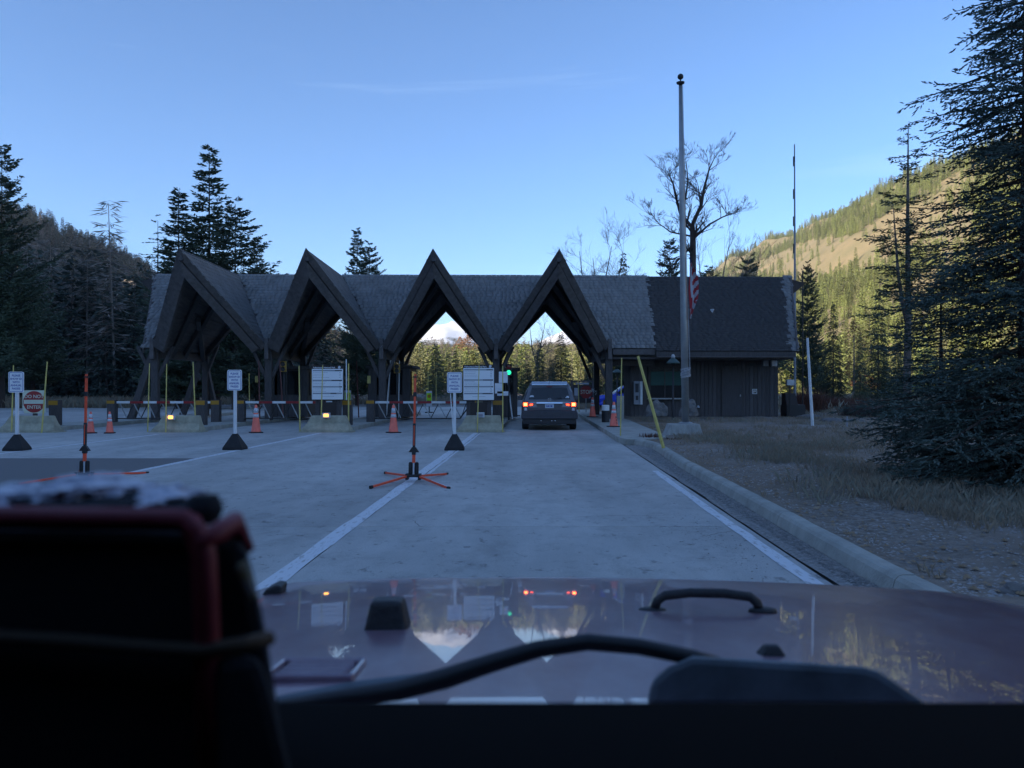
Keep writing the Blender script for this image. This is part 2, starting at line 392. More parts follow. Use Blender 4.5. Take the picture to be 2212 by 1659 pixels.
vs = np.stack([gx.ravel(), gy.ravel(), hz.ravel()], 1); nx_ = len(sx_)
a = (np.arange(len(sy_)-1)[:,None]*nx_ + np.arange(nx_-1)[None,:]).ravel()
struct(np_mesh('snow_mountain', vs, np.stack([a, a+1, a+nx_+1, a+nx_], 1), M['snow'], smooth=True))

# ------------------------------------------------------------------ road, markings, islands, kerbs
SL = .031
def lx(x13, Y): return x13 + SL*(Y-13)
road = struct(MB().add([(-60,-12,-.03),(3.6,-12,-.03),(4.4,62,-.03),(-60,62,-.03)], [(0,1,2,3)]).build('road', M['joint'], fix=False))
asp = MB(); asp.prism([(-60,-12,-.02),(lx(-6.84,-12),-12,-.02),(lx(-6.84,17.7),17.7,-.02),(-60,17.7,-.02)], (0,0,.02))
asp.build('asphalt_apron', M['asphalt'], road)
cols = [(-17.2,-11.86),(-11.84,-6.80),(-6.78,-1.58),(-1.56,2.66)]
slab = 0
rowsY = list(np.arange(-8.6, 62, 4.4))
for ci, (xa, xb) in enumerate(cols):
    for y0 in rowsY:
        y1 = y0 + 4.388
        if ci < 2:
            if y1 <= 17.72: continue
            y0 = max(y0, 17.72)
        halves = [(xa, xb)]
        for (p, q) in halves:
            poly = [(lx(p,y0)+.006,y0,-.02),(lx(q,y0)-.006,y0,-.02),(lx(q,y1)-.006,y1,-.02),(lx(p,y1)+.006,y1,-.02)]
            MB().prism(poly, (0,0,.02)).build('concrete_slab', M['concrete'], road)
for y0 in rowsY:
    y1 = y0 + 4.388
    if y1 <= 17.72: continue
    y0 = max(y0, 17.72)
    MB().prism([(-60,y0,-.02),(lx(-17.22,y0),y0,-.02),(lx(-17.22,y1),y1,-.02),(-60,y1,-.02)], (0,0,.02)).build('concrete_slab', M['concrete'], road)
far = MB(); 
far.add([(-60,62,-.02),(4.4,62,-.02),(3,90,-.02),(-4,150,-.02),(-22,230,-.02),(-34,228,-.02),(-18,150,-.02),(-30,95,-.02),(-60,80,-.02)], [tuple(range(9))])
struct(far.build('far_road', M['asphalt'], fix=False))
def line(name, a13, y0, y1, wd, gap=False, wob=.0):
    m = MB(); ys = np.arange(y0, y1+.01, .5)
    vs = []; 
    for y in ys:
        e1 = random.uniform(-.012, .012); e2 = random.uniform(-.012, .012)
        vs += [(lx(a13,y)-wd/2+e1, y, .004), (lx(a13,y)+wd/2+e2, y, .004)]
    n = len(ys); m.add(vs, [(2*i, 2*i+1, 2*i+3, 2*i+2) for i in range(n-1)])
    return m.build(name, M['line'], road, fix=False)
line('painted_line', -1.64, -5, 27.6, .17); line('painted_line', -1.50, 14.5, 27.6, .055)
line('painted_line', -6.80, 8, 27.6, .16)
line('painted_line', -11.85, 17.8, 27, .14)
line('painted_line', 2.52, -5, 15.0, .12)
for a13 in (-1.57,):
    m = MB(); m.box(0,0,0,0,0,0)

# hairline cracks in the slabs
M['crack'] = mat('crack_dirt', (.10,.095,.09), .95)
rc = random.Random(11)
for (cx_, cy_, L_, th_) in ((.6,9.6,1.5,.1),(1.5,12.2,1.1,1.2),(-.5,14.5,1.8,.3),(.9,19,2.2,1.35),(-3.2,11.5,1.9,.2),(-4.5,15.5,2.0,1.0),(-3,20.5,2.6,.1),(1.9,8.3,.8,.8),(-.9,8.9,.7,2.2),(-5.2,9.3,1.3,.4)):
    m = MB(); p = Vector((cx_, cy_, .0)); th = th_; vs = []; n_ = int(L_/.07)
    for k in range(n_+1):
        w_ = .0035*(1-abs(2*k/n_-1)**2)+.0006; nx_ = Vector((-math.sin(th), math.cos(th), 0)); vs += [p - nx_*w_ + Vector((0,0,.0035)), p + nx_*w_ + Vector((0,0,.0035))]
        th += rc.uniform(-.5,.5); th = th_ + (th-th_)*.8; p = p + Vector((math.cos(th), math.sin(th), 0))*.07
    m.add(vs, [(2*k,2*k+1,2*k+3,2*k+2) for k in range(n_)]); m.build('crack', M['crack'], road, fix=False)
# kerbed islands with the toll lanes between them
isl_c = [-16.75, -11.55, -6.42, -1.21]          # centre line at Y = 28
islands = []
for i, c in enumerate(isl_c):
    m = MB(); hw = .82; k = c + .031*2
    def ic(Y): return c + SL*(Y-28)
    poly = [(ic(28.15)-.55,28.15,-.02),(ic(28.15)+.62,28.15,-.02),(ic(28.8)+hw,28.8,-.02),(ic(46)+hw,46,-.02),(ic(48)+.3,48,-.02),(ic(48)-.3,48,-.02),(ic(46)-hw,46,-.02),(ic(28.8)-hw,28.8,-.02)]
    m.prism(poly, (0,0,.17)); o = struct(m.build('traffic_island', M['kerb'], bevel=.02)); islands.append(o)

# right-hand gutter, kerb and verge
gut = MB(); ys = np.arange(-6, 21.6, .6); vs = []
kx = lambda Y: float(np.interp(Y, [-6, 6.4, 11.3, 15.5, 19.1, 20.5], [2.55, 2.74, 2.96, 3.12, 3.36, 3.42]))
for y in ys:
    q = 2.80 if y < 13 else 2.66 + .0*y
    e = random.uniform(-.05,.05)
    vs += [(lx(2.68,y)+.0+e*.4, y, .006), (kx(y)+.02, y, .012)]
gut.add(vs, [(2*i,2*i+1,2*i+3,2*i+2) for i in range(len(ys)-1)])
struct(gut.build('gravel_gutter', M['gravel'], fix=False))
def kerb_run(pts, wd=.17, h=.15, seglen=3.0, par=None):
    """cast kerb: short straight segments with open joints; pts = roadside foot line"""
    out = []
    P2 = [Vector((p[0], p[1], 0)) for p in pts]; L = [0]
    for a, b in zip(P2, P2[1:]): L.append(L[-1] + (b-a).length)
    def at(s):
        for i in range(len(P2)-1):
            if s <= L[i+1] or i == len(P2)-2:
                t = (s-L[i])/(L[i+1]-L[i]); return P2[i].lerp(P2[i+1], t), (P2[i+1]-P2[i]).normalized()
    s = 0
    while s < L[-1]-.05:
        e = min(s+seglen, L[-1]); k = max(2, int((e-s)/.35)+1); m = MB(); vs = []
        for j in range(k):
            p, d = at(s+.006 + (e-s-.012)*j/(k-1)); nrm = Vector((d.y, -d.x, 0))
            w_ = random.uniform(-.004,.004)
            prof = [(0,-.03),(.0+.01,.03),(.035,h-.035),(.06,h-.008),(.09,h+w_),(wd-.02,h+w_),(wd,h-.02),(wd+.01,-.03)]
            for (u, z) in prof: vs.append(p + nrm*u + Vector((0,0,z)))
        q = 8; fs = [(j*q+i, j*q+i+1, (j+1)*q+i+1, (j+1)*q+i) for j in range(k-1) for i in range(q-1)]
        fs += [tuple(range(q)), tuple((k-1)*q+i for i in range(q))[::-1]]
        m.add(vs, fs); o = m.build('kerb_segment', M['kerb'], par, fix=False); out.append(o)
        s = e
    return out
kb = struct(MB().prism([(2.62,-6,-.05),(2.7,-6,-.05),(2.7,-5.9,-.05)], (0,0,.02)).build('kerb', M['kerb']))
kerb_run([(2.55,-6),(2.74,6.4),(2.96,11.3),(3.12,15.5),(3.36,19.1),(3.42,20.5)], wd=.2, par=kb)
kerb_run([(3.42,20.5),(3.36,21.3),(3.20,21.9)], wd=.2, par=kb)
# sidewalk
sw = MB(); n_ = 9
pl = [(3.02,22.0),(3.45,21.9),(4.25,22.9),(4.45,24.6),(4.7,30),(4.95,35),(5.0,41),(5.0,52),(3.75,52),(3.33,38),(3.12,30),(2.92,23.0)]
sw.prism([(x,y,-.03) for x,y in pl], (0,0,.18)); struct(sw.build('sidewalk', M['kerb'], bevel=.02))

def vz(x, y):
    e = sm(3.4,4.2,x)*.05 + .0
    n = noise.noise(Vector((x*.5,y*.5,0)))*.05 + noise.noise(Vector((x*1.7,y*1.7,3)))*.018
    return .118 + float(e) + n*float(sm(3.1,4.5,x))
vx = np.concatenate([np.arange(2.6, 16, .22), np.arange(16, 70, 1.0)]); vy = np.concatenate([np.arange(-6, 34, .3), np.arange(34, 130, 1.2)])
nv = len(vx); V = []
for y in vy:
    x0 = kx(y)+.19 if y < 20.5 else (3.6 if y < 21.9 else (float(np.interp(y,[21.9,24.6,35,52,60,130],[4.2,4.40,4.88,4.95,4.2,3.5]))))
    for i, x in enumerate(vx):
        f = i/(nv-1); xx = x + (x0-2.6)*(1-f)**2
        z = vz(xx, y) if i else .13
        z = z*float(1 - sm(50,69,xx))*float(1-sm(105,129,y)) - .12*float(max(sm(50,69,xx), sm(105,129,y)))
        V.append((xx, y, z))
F = [(j*nv+i, j*nv+i+1, (j+1)*nv+i+1, (j+1)*nv+i) for j in range(len(vy)-1) for i in range(nv-1)]
struct(np_mesh('verge', V, F, M['ground'], smooth=True))

# verge cover: grass, pebbles, leaves
def tufts(name, n, fx, hmin, hmax, wdt, mts, blades=7, spread=.10):
    vs = []; fs = []; mi = []
    for _ in range(n):
        q = fx()
        if q is None: continue
        x, y, z, sc, mk = q
        for b in range(blades):
            a = random.random()*6.283; r = random.random()*spread*sc; h = random.uniform(hmin, hmax)*sc; w2 = wdt*sc
            bx, by = x+math.cos(a)*r, y+math.sin(a)*r; le = random.uniform(.15,.7)*h
            dx, dy = math.cos(a)*le, math.sin(a)*le; c, s_ = math.cos(a+1.3), math.sin(a+1.3); k = len(vs)
            vs += [(bx-c*w2, by-s_*w2, z-.02), (bx+c*w2, by+s_*w2, z-.02), (bx+dx*.35+c*w2*.7, by+dy*.35+s_*w2*.7, z+h*.6), (bx+dx, by+dy, z+h)]
            fs.append((k,k+1,k+2,k+3)); mi.append(mk)
    return stuff(np_mesh(name, vs, fs, mts, mi=mi))
def gv():
    u = random.random(); y = 5.5 + 62*u**1.7; x = random.uniform(0,1)
    xmax = .62*y + 3; x0 = kx(y)+.28 if y < 20.5 else float(np.interp(y,[20.5,22,24.6,35,52,60],[3.8,4.4,4.55,5.05,5.1,4.4]))
    x = x0 + (max(xmax,x0+1)-x0)*x
    if 36 < y < 46 and 5 < x < 14: return None
    nn = noise.noise(Vector((x*.45, y*.35, 5))) + .5*noise.noise(Vector((x*1.4,y*1.2,9)))
    near = x - x0
    if nn < random.uniform(-.25,.4) - (.0 if near > 1.0 else -.0) or (near < 1.2 and y < 17 and random.random() < .6): return None
    sc = 1 + .012*y
    return x, y, vz(x,y), sc*(.8 + .5*max(0,nn)), 0 if nn < .25 else (1 if random.random() < .5 else 0)
tufts('dry_grass', 34000, gv, .03, .12, .0028, [M['grass'], M['grass2']], blades=6, spread=.09)
def gw():  # taller weeds round the foot of the near spruce
    a = random.random()*6.28; r = random.uniform(.6, 2.9); x = 6.4+math.cos(a)*r*1.0; y = 10.6+math.sin(a)*r*.9
    if x < 3.3: return None
    return x, y, vz(x,y), random.uniform(.8,1.4), random.choice((0,1,1))
tufts('tall_weeds', 900, gw, .05, .16, .0025, [M['grass'], M['grass2']], blades=7, spread=.12)
def gb():  # pasture beyond and the grassy bank across the road to the left
    if random.random() < .45:
        x = random.uniform(6, 60); y = random.uniform(46, 118); z = vz(x,y)*0+.1
    else:
        y = random.uniform(62, 84); x = random.uniform(-60, -28 if y < 75 else 0); z = 0
    return x, y, z, random.uniform(1.5,3.2), random.choice((0,0,1))
tufts('pasture_grass', 9000, gb, .12, .3, .012, [M['grass'], M['grass2']], blades=5, spread=.4)

def bits(name, n, fx, smin, smax, mt, flat=.5):
    vs = []; fs = []
    for _ in range(n):
        q = fx()
        if q is None: continue
        x, y, z = q; s = random.uniform(smin, smax)*(1+.02*y); a = random.random()*6.28; k = len(vs)
        for j in range(4):
            t = a + j*1.57 + random.uniform(-.4,.4); vs.append((x+math.cos(t)*s*random.uniform(.6,1.1), y+math.sin(t)*s, z + random.uniform(-.1,.25)*s*flat))
        vs.append((x+random.uniform(-.2,.2)*s, y, z+s*flat*random.uniform(.7,1.3)))
        fs += [(k,k+1,k+4),(k+1,k+2,k+4),(k+2,k+3,k+4),(k+3,k,k+4)]
    return stuff(np_mesh(name, vs, fs, mt))
def bp1():
    y = 5.5 + 24*random.random()**1.6; x0 = kx(y)+.26 if y < 20.5 else 4.5; x = x0 + (.62*y+2.5-x0)*random.random()**1.3
    return x, y, vz(x,y)
bits('verge_gravel', 9000, bp1, .006, .022, M['pebble'])
def bp2():
    y = random.uniform(4.5, 20); a, b = lx(2.78,y), kx(y); x = a + (b-a)*random.random()**.6; return x, y, .012
bits('gutter_gravel', 9000, bp2, .006, .018, M['gravel'])
def bp2b():
    y = random.uniform(5, 10); x = lx(2.2,y) + random.gauss(0,.25); return (x, y, .001) if x < lx(2.9,y) else None
bits('road_grit', 260, bp2b, .004, .012, M['gravel'])
def bp3():
    y = 5.5 + 16*random.random()**1.3
    x = kx(y)+.22 + abs(random.gauss(0,.7)) if random.random() < .55 else random.uniform(kx(y)+.3, .6*y+2.5)
    return x, y, vz(x,y)+.012
bits('fallen_leaves', 700, bp3, .012, .034, M['leaf'], flat=.6)

# ------------------------------------------------------------------ entrance station
EC = (-1.5, 38.0)
station = thing('entrance_station', 'long dark wooden park entrance building with four steep gables over the toll lanes', 'building', (EC[0], EC[1], 0), R(1.3))
def q3(x, y, z): return Vector((x-EC[0], y-EC[1], z))
PX = [-15.48, -10.6, -5.68, -.74, 4.2]; XM = [(a+b)/2 for a, b in zip(PX, PX[1:])]
ZR = 6.9; YR = 40.0; YT = 32.5; YE = 36.0; ZE = 3.25
E = [q3(x, YE, ZE) for x in PX]; T = [q3(x, YT, ZR) for x in XM]; RR = [q3(x, YR, ZR) for x in XM]

def in_poly(p, poly):
    c = False; n = len(poly); j = n-1
    for i in range(n):
        if (poly[i][1] > p[1]) != (poly[j][1] > p[1]) and p[0] < (poly[j][0]-poly[i][0])*(p[1]-poly[i][1])/(poly[j][1]-poly[i][1])+poly[i][0]: c = not c
        j = i
    return c
def shingled(poly, udir, name, mroof, msh, parent, thick=.12, expo=.22, wd=.24, seed=1, proud=.0):
    """roof plane of given thickness plus its courses of shingles"""
    rnd = random.Random(seed); poly = [Vector(p) for p in poly]; u = Vector(udir).normalized()
    nrm = (poly[1]-poly[0]).cross(poly[2]-poly[0]).normalized()
    if nrm.z < 0: nrm = -nrm
    u = (u - nrm*u.dot(nrm)).normalized(); v = nrm.cross(u).normalized()
    if v.z < 0: v = -v
    m = MB(); m.prism([p - nrm*.012 for p in poly], -nrm*thick); ro = m.build(name, mroof, parent)
    o = poly[0]; p2 = [((p-o).dot(u), (p-o).dot(v)) for p in poly]
    u0, u1 = min(p[0] for p in p2), max(p[0] for p in p2); v0, v1 = min(p[1] for p in p2), max(p[1] for p in p2)
    vs = []; fs = []; r = 0; vv = v0 - .03
    while vv < v1:
        uu = u0 - rnd.random()*wd
        while uu < u1:
            w_ = wd*rnd.uniform(.6, 1.35); cu = uu + w_/2; cv = vv + expo*.5
            if in_poly((cu, cv), p2):
                lift = .024 + rnd.uniform(0,.007); dz = rnd.uniform(-.008,.008)
                a = o + u*(uu+.004) + v*(vv+dz); b = o + u*(uu+w_-.004) + v*(vv+dz); c = b + v*(expo*1.15); d = a + v*(expo*1.15); k = len(vs)
                vs += [a, b, c, d, a+nrm*lift, b+nrm*lift, c+nrm*.003, d+nrm*.003]
                fs += [(k+4,k+5,k+6,k+7),(k,k+1,k+5,k+4),(k,k+4,k+7,k+3),(k+1,k+2,k+6,k+5)]
            uu += w_
        vv += expo; r += 1
    if vs: stuff(np_mesh('shingles', vs, fs, msh, ro))
    return ro
XL, XRr = -17.0, 13.6     # ridge ends
ZE2 = 3.2
# main roof, front: pieces between the gables
def ridge(x): return q3(x, YR, ZR)
shingled([q3(-15.9,YE,ZE), E[0], RR[0], ridge(XL)], (1,0,0), 'roof_panel', M['wood'], M['shingle'], station, seed=2)
for i in range(3):
    shingled([E[i+1], RR[i+1], RR[i]], (1,0,0), 'roof_panel', M['wood'], M['shingle'], station, seed=10+i)
shingled([E[4], q3(6.22,YE,ZE), ridge(6.62), RR[3]], (1,0,0), 'roof_panel', M['wood'], M['shingle'], station, seed=20)
shingled([q3(6.24,35.87,ZE-.119), q3(12.05,35.87,ZE-.119), ridge(13.15), ridge(6.64)], (1,0,0), 'roof_panel', M['shingle_new'], M['shingle_new'], station, expo=.13, wd=.3, seed=21, thick=.16)
shingled([q3(12.07,35.87,ZE-.119), q3(12.37,35.87,ZE-.119), ridge(13.65), ridge(13.17)], (1,0,0), 'roof_panel', M['wood'], M['shingle'], station, seed=22)
# rear slope, with a notch over each lane
YB = 43.6
for i in range(3):
    shingled([q3(PX[i+1],42.3,3.2), q3(XM[i+1],41.35,5.75), ridge(XM[i+1]), ridge(XM[i]), q3(XM[i],41.35,5.75)], (1,0,0), 'roof_panel', M['wood'], M['shingle'], station, expo=.4, wd=.6, seed=30+i)
m = MB(); m.prism([q3(PX[0],42.3,3.2), q3(XM[0],41.35,5.75), ridge(XM[0]), ridge(XL), q3(-15.9,42.3,3.2)], (0,.02,-.12)); m.build('roof_panel', M['shingle'], station)
m = MB(); m.prism([q3(PX[4],43.2,3.2), q3(12.4,43.4,3.2), ridge(13.6), ridge(XM[3]), q3(XM[3],41.35,5.75)], (0,.02,-.12)); m.build('roof_panel', M['shingle'], station)
# gable roofs with ceilings, barge boards and rafters
for i in range(4):
    a, b = PX[i], PX[i+1]
    for s_, ex in ((0, E[i]), (1, E[i+1])):
        poly = [ex, RR[i], T[i]] if s_ == 0 else [ex, T[i], RR[i]]
        shingled(poly, (0,1,0), 'gable_roof', M['wood'], M['shingle'], station, seed=40+i*2+s_, thick=.06)
        xe = a if s_ == 0 else b; sg = -1 if s_ == 0 else 1
        # ceiling boards
        A1, A2 = q3(XM[i], YT+.35, ZR-.42), q3(XM[i], 41.3, 5.62)
        B1, B2 = q3(xe-sg*.02, YE+.05, ZE-.28), q3(xe-sg*.02, 42.2, 3.1)
        m = MB(); nb = 16
        for k in range(nb):
            t0, t1 = k/nb+.002, (k+1)/nb-.002
            w0 = A1.lerp(B1, t0); w1 = A1.lerp(B1, t1); w2 = A2.lerp(B2, t1); w3 = A2.lerp(B2, t0)
            dz = Vector((0,0,.03 if k % 2 else .045)); m.prism([w0+dz, w1+dz, w2+dz, w3+dz], (0,0,.04))
        stuff(m.build('ceiling_boards', M['ceiling'], station))
        # barge boards: outer strip and, proud below it, the fascia beam
        d = (ex - T[i]).normalized(); perp = Vector((d.z*sg*-1, 0, d.x*sg)); perp = Vector((-d.z*sg, 0, -abs(d.x))).normalized() if False else None
        inw = Vector((-sg, 0, -.55)).normalized(); nn = d.cross(Vector((0,1,0))).normalized()
        if nn.z > 0: nn = -nn
        t0, t1 = T[i] + Vector((0,-.06,.03)), ex + Vector((0,-.06,.03))
        def board(o1, o2, y0_, y1_, nm, mt, cut=0.):
            pts_ = []
            for o_ in (o1, o2): pts_.append(T[i] + nn*o_ - d*(nn.x*o_/d.x))
            for o_ in (o2, o1): pts_.append(ex + nn*o_ - d*cut)
            mm = MB(); mm.prism([p + Vector((0,y0_,.03)) for p in pts_], (0,y1_-y0_,0)); return mm.build(nm, mt, station)
        board(-.01, .25, -.10, .02, 'barge_board', M['beam']); board(.29, .60, -.26, -.04, 'fascia_beam', M['beam'], .1)
        board(.16, .44, .08, .20, 'under_rafter', M['wood'])
        # inner rafters
        for (f, h_) in ((.30,.3),(.55,.32),(.98,.34)):
            w0 = A1.lerp(A2, f); w1 = B1.lerp(B2, f)
            m = MB(); m.beam(w0 - Vector((0,0,.1)), w1 - Vector((0,0,.08)), .18, h_, up=(0,1,0) if False else (0,0,1)); m.build('rafter', M['wood'], station)
        # strut from the rear post head up to the middle rafter
        w0 = q3(xe-sg*.1, 41.9, 2.9); w1 = A1.lerp(B1,.45).lerp(A2.lerp(B2,.45), .45)
        m = MB(); m.beam(w0, w1-Vector((0,0,.12)), .2, .24); m.build('strut', M['wood'], station)
    m = MB(); m.beam(q3(XM[i],41.2,5.55), q3(XM[i],41.45,5.55), .3, .14); m.build('ridge_block', M['wood'], station)
    m = MB(); m.beam(T[i]+Vector((0,.1,-.33)), q3(XM[i],41.3,5.75), .16, .2); m.build('ridge_beam', M['wood'], station)
for j, x in enumerate(PX):
    m = MB(); m.beam(q3(x,YE-.06,ZE+.38), q3(x,YE-.06,ZE-.5), .17, .22, up=(0,1,0)); m.build('valley_block', M['beam'], station)
    for (y, top, hw_, sh_) in ((YE+.25, 3.0, .15, 0), (42.0, 3.1, .14, .18)):
        m = MB(); m.box(-hw_,hw_,-hw_,hw_,0,top); o = m.build('post', M['wood'], station, bevel=.015); o.location = q3(x+sh_, y, .1)
    m = MB(); m.beam(q3(x,YE+.2,2.95), q3(x,42.2,3.0), .3, .34); m.build('valley_beam', M['wood'], station)
    for sg in (-1, 1):
        if j == 4 and sg == 1: continue
        m = MB(); m.beam(q3(x+sg*.1,YE+.3,1.9), q3(x+sg*.75,YE+.3,2.95+.35), .14, .18, up=(0,1,0)); m.build('knee_brace', M['wood'], station)
        m = MB(); m.beam(q3(x+sg*.1,42.0,1.9), q3(x+sg*.8,42.0,3.15+.5), .14, .18, up=(0,1,0)); m.build('knee_brace', M['wood'], station)
for (x0,y0,z0,x1,y1,z1) in ((-15.6,36.3,3.0,-16.55,36.3,.1),(-15.5,42.0,3.0,-16.6,42.4,.1),(-15.4,42.0,3.0,-14.9,42.4,.1)):
    m = MB(); m.beam(q3(x0,y0,z0), q3(x1,y1,z1), .26, .3, up=(0,1,0)); m.build('raking_post', M['wood'], station)
# ridge beam ends with their prow boards at both ends of the building
for (xe, sg) in ((13.6,1),(-17.0,-1)):
    m = MB(); m.prism([q3(xe-.15*sg,YR-.1,ZR-.1), q3(xe+.95*sg,YR+.6,ZR-.22), q3(xe+.75*sg,YR+.6,ZR-.42), q3(xe-.1*sg,YR+.3,ZR-1.05)], (0,.12,0)); m.build('end_prow', M['wood'], station)
    ye = 35.9 if sg > 0 else 36.0; xx = 12.42 if sg > 0 else -15.9
    m = MB(); m.beam(q3(xe,YR,ZR-.14), q3(xx,ye,3.1), .08, .24, up=(0,0,1)); m.build('barge_board', M['beam'], station)
    m = MB(); m.beam(q3(xe,YR,ZR-.14), q3(xx,YB-.2,3.1), .08, .24, up=(0,0,1)); m.build('barge_board', M['beam'], station)
# eaves of the office
m = MB(); m.box(4.35+1.5,6.2+1.5,35.98-38,36.06-38,2.95,3.19); m.build('eave_fascia', M['beam'], station)
m = MB(); m.box(6.22+1.5,12.32+1.5,35.86-38,35.94-38,2.85,3.08); m.build('eave_fascia', M['wood'], station)
m = MB(); m.box(6.22+1.5,12.32+1.5,35.82-38,35.86-38,2.83,2.875); m.build('eave_trim', M['beam'], station)
m = MB(); m.box(4.3+1.5,12.3+1.5,36.1-38,43.2-38,2.76,2.84); m.build('soffit', M['wood'], station)
m = MB(); m.box(4.3+1.5,6.3+1.5,36.9-38,37.15-38,2.5,2.76); m.build('porch_beam', M['wood'], station)
# office walls of upright planks (X 5.42..12.35, front Y 38)
WX0, WX1, WY = 5.45, 12.3, 38.0
core = MB(); core.box(WX0+1.5+.04, WX1+1.5-.04, .05, 1.9, 0, 2.76); core.box(6.35+1.5, WX1+1.5-.04, 1.9, 5.2, 0, 2.76); wall = core.build('wall', M['brown_board'], station)
m = MB(); m.box(WX0+1.5-.03, WX1+1.5+.03, -.03, .05, -.05, .17); m.build('foundation', M['kerb'], station)
xw = WX0; 
while xw < WX1-.02:
    w_ = min(.19, WX1-xw)
    if 6.28 < xw+w_/2 < 8.0:
        m = MB(); m.box(xw+1.5+.006, xw+1.5+w_-.006, 0, .045, .18, 1.0)
        m.build('plank', M['wall'], wall)
        m = MB(); m.box(xw+1.5+.006, xw+1.5+w_-.006, 0, .045, 2.45, 2.76)
        m.build('plank', M['wall'], wall)
    else:
        m = MB(); m.box(xw+1.5+.006, xw+1.5+w_-.006, random.uniform(-.004,.004), .05, .18, 2.76); m.build('plank', M['wall'], wall)
    xw += .19
yw = .06
while yw < 5.1:
    if yw < 1.8: m = MB(); m.box(WX0+1.5-.045+.04, WX0+1.5+.035, yw, yw+.178, .18, 2.76); m.build('plank', M['wall'], wall)
    m = MB(); m.box(WX1+1.5-.035, WX1+1.5+.005, yw, yw+.178, .18, 2.76); m.build('plank', M['wall'], wall)
    yw += .19
# ticket window, its teal reflection painted on a thin panel
wn = MB(); 
for (x0,x1,z0,z1) in ((6.27,8.03,2.37,2.46),(6.27,8.03,.98,1.07),(6.27,6.36,1.07,2.37),(7.94,8.03,1.07,2.37)): wn.box(x0+1.5,x1+1.5,-.06,.06,z0,z1)
win = wn.build('window', M['wood'], station)
MB().box(6.36+1.5,7.94+1.5,.02,.035,1.07,2.37).build('pane', M['glass_dark'], win)
MB().box(6.38+1.5,7.92+1.5,-.02,.01,1.62,2.25).build('window_reflection', M['window_teal'], win)
MB().box(7.0+1.5,7.05+1.5,-.03,.02,1.07,2.37).build('mullion', M['wood'], win)
MB().box(6.2+1.5,8.1+1.5,-.28,-.06,.98,1.03).build('sill_shelf', M['grey_metal'], win)
# door, notices and fixtures on the dark wall
dr = MB().box(9.72+1.5,10.62+1.5,-.03,.0,.2,2.3).build('door', M['wall'], station)
MB().box(10.5+1.5,10.54+1.5,-.07,-.03,1.1,1.2).build('handle', M['grey_metal'], dr)
for (x0,x1) in ((9.66,9.72),(10.62,10.68)): MB().box(x0+1.5,x1+1.5,-.035,.0,.2,2.36).build('door_trim', M['wood'], station)
pl_ = MB().box(11.08+1.5,11.30+1.5,-.02,.0-.002,1.22,1.45).build('wall_plaque', M['white_sign'], station)
MB().box(11.11+1.5,11.27+1.5,-.024,-.02,1.25,1.42).build('plaque_face', M['brown_board'], pl_)
for (x0,x1,z0,z1) in ((11.13,11.16,1.27,1.39),(11.13,11.24,1.36,1.39),(11.21,11.24,1.31,1.39),(11.16,11.24,1.31,1.335)): MB().box(x0+1.5,x1+1.5,-.028,-.024,z0,z1).build('plaque_mark', M['white_sign'], pl_)
for (x, mt) in ((11.65,'grey_ink'),(12.05,'reflect')):
    o = MB().box(x+1.5-.13,x+1.5+.13,-.2,-.02,2.5,2.78).build('flood_lamp', M[mt], station, bevel=.02)
for x in (9.9, 10.25, 11.0): MB().box(x+1.5-.12,x+1.5+.12,-.1,.0,2.5,2.62).build('vent_cover', M['dark_metal'], station)
MB().lathe([(.06,0),(.05,.35),(.09,.36),(.09,.42)],10).build('roof_vent', M['reflect'], station).location = q3(9.2,37.9,4.7)
MB().lathe([(.09,0),(.02,.1)],8).build('wall_tap', M['reflect'], station).location = q3(8.55,37.9,.6)

# telephone-style payment box beside the porch
t = thing('payment_box', 'grey upright payment box on the dark wall beside the ticket window', 'box', (X(1379,37.6), 37.62, .75))
MB().box(-.19,.06,0,.2,0,1.05).build('casing', M['grey_ink'], t, bevel=.01)
MB().box(.09,.19,-.02,.2,0,1.05).build('side_panel', M['white_pole'], t)
MB().box(-.14,.02,-.015,0,.55,.95).build('screen', M['black_ink'], t)
MB().box(-.12,0,-.015,0,.2,.4).build('slot_plate', M['black_ink'], t)

# equipment box and fence at the right end
t = thing('utility_cabinet', 'dark utility cabinet with a sloping lid at the right end of the building', 'cabinet', (13.05, 38.6, .1))
MB().box(-.4,.45,-.4,.5,0,.62).build('lower_box', M['dark_metal'], t)
MB().frustum(-.38,.15,-.3,.4,.62,-.38,.1,-.1,.4,1.15).build('upper_box', M['brown_board'], t)
t = thing('meter_box', 'small white meter box on a thin post off the building corner', 'box', (12.72, 38.0, .1))
MB().box(-.03,.03,-.03,.03,0,1.55).build('post', M['dark_metal'], t)
MB().box(-.16,.18,-.1,.1,1.52,1.78).build('case', M['white_paint'], t, bevel=.01)

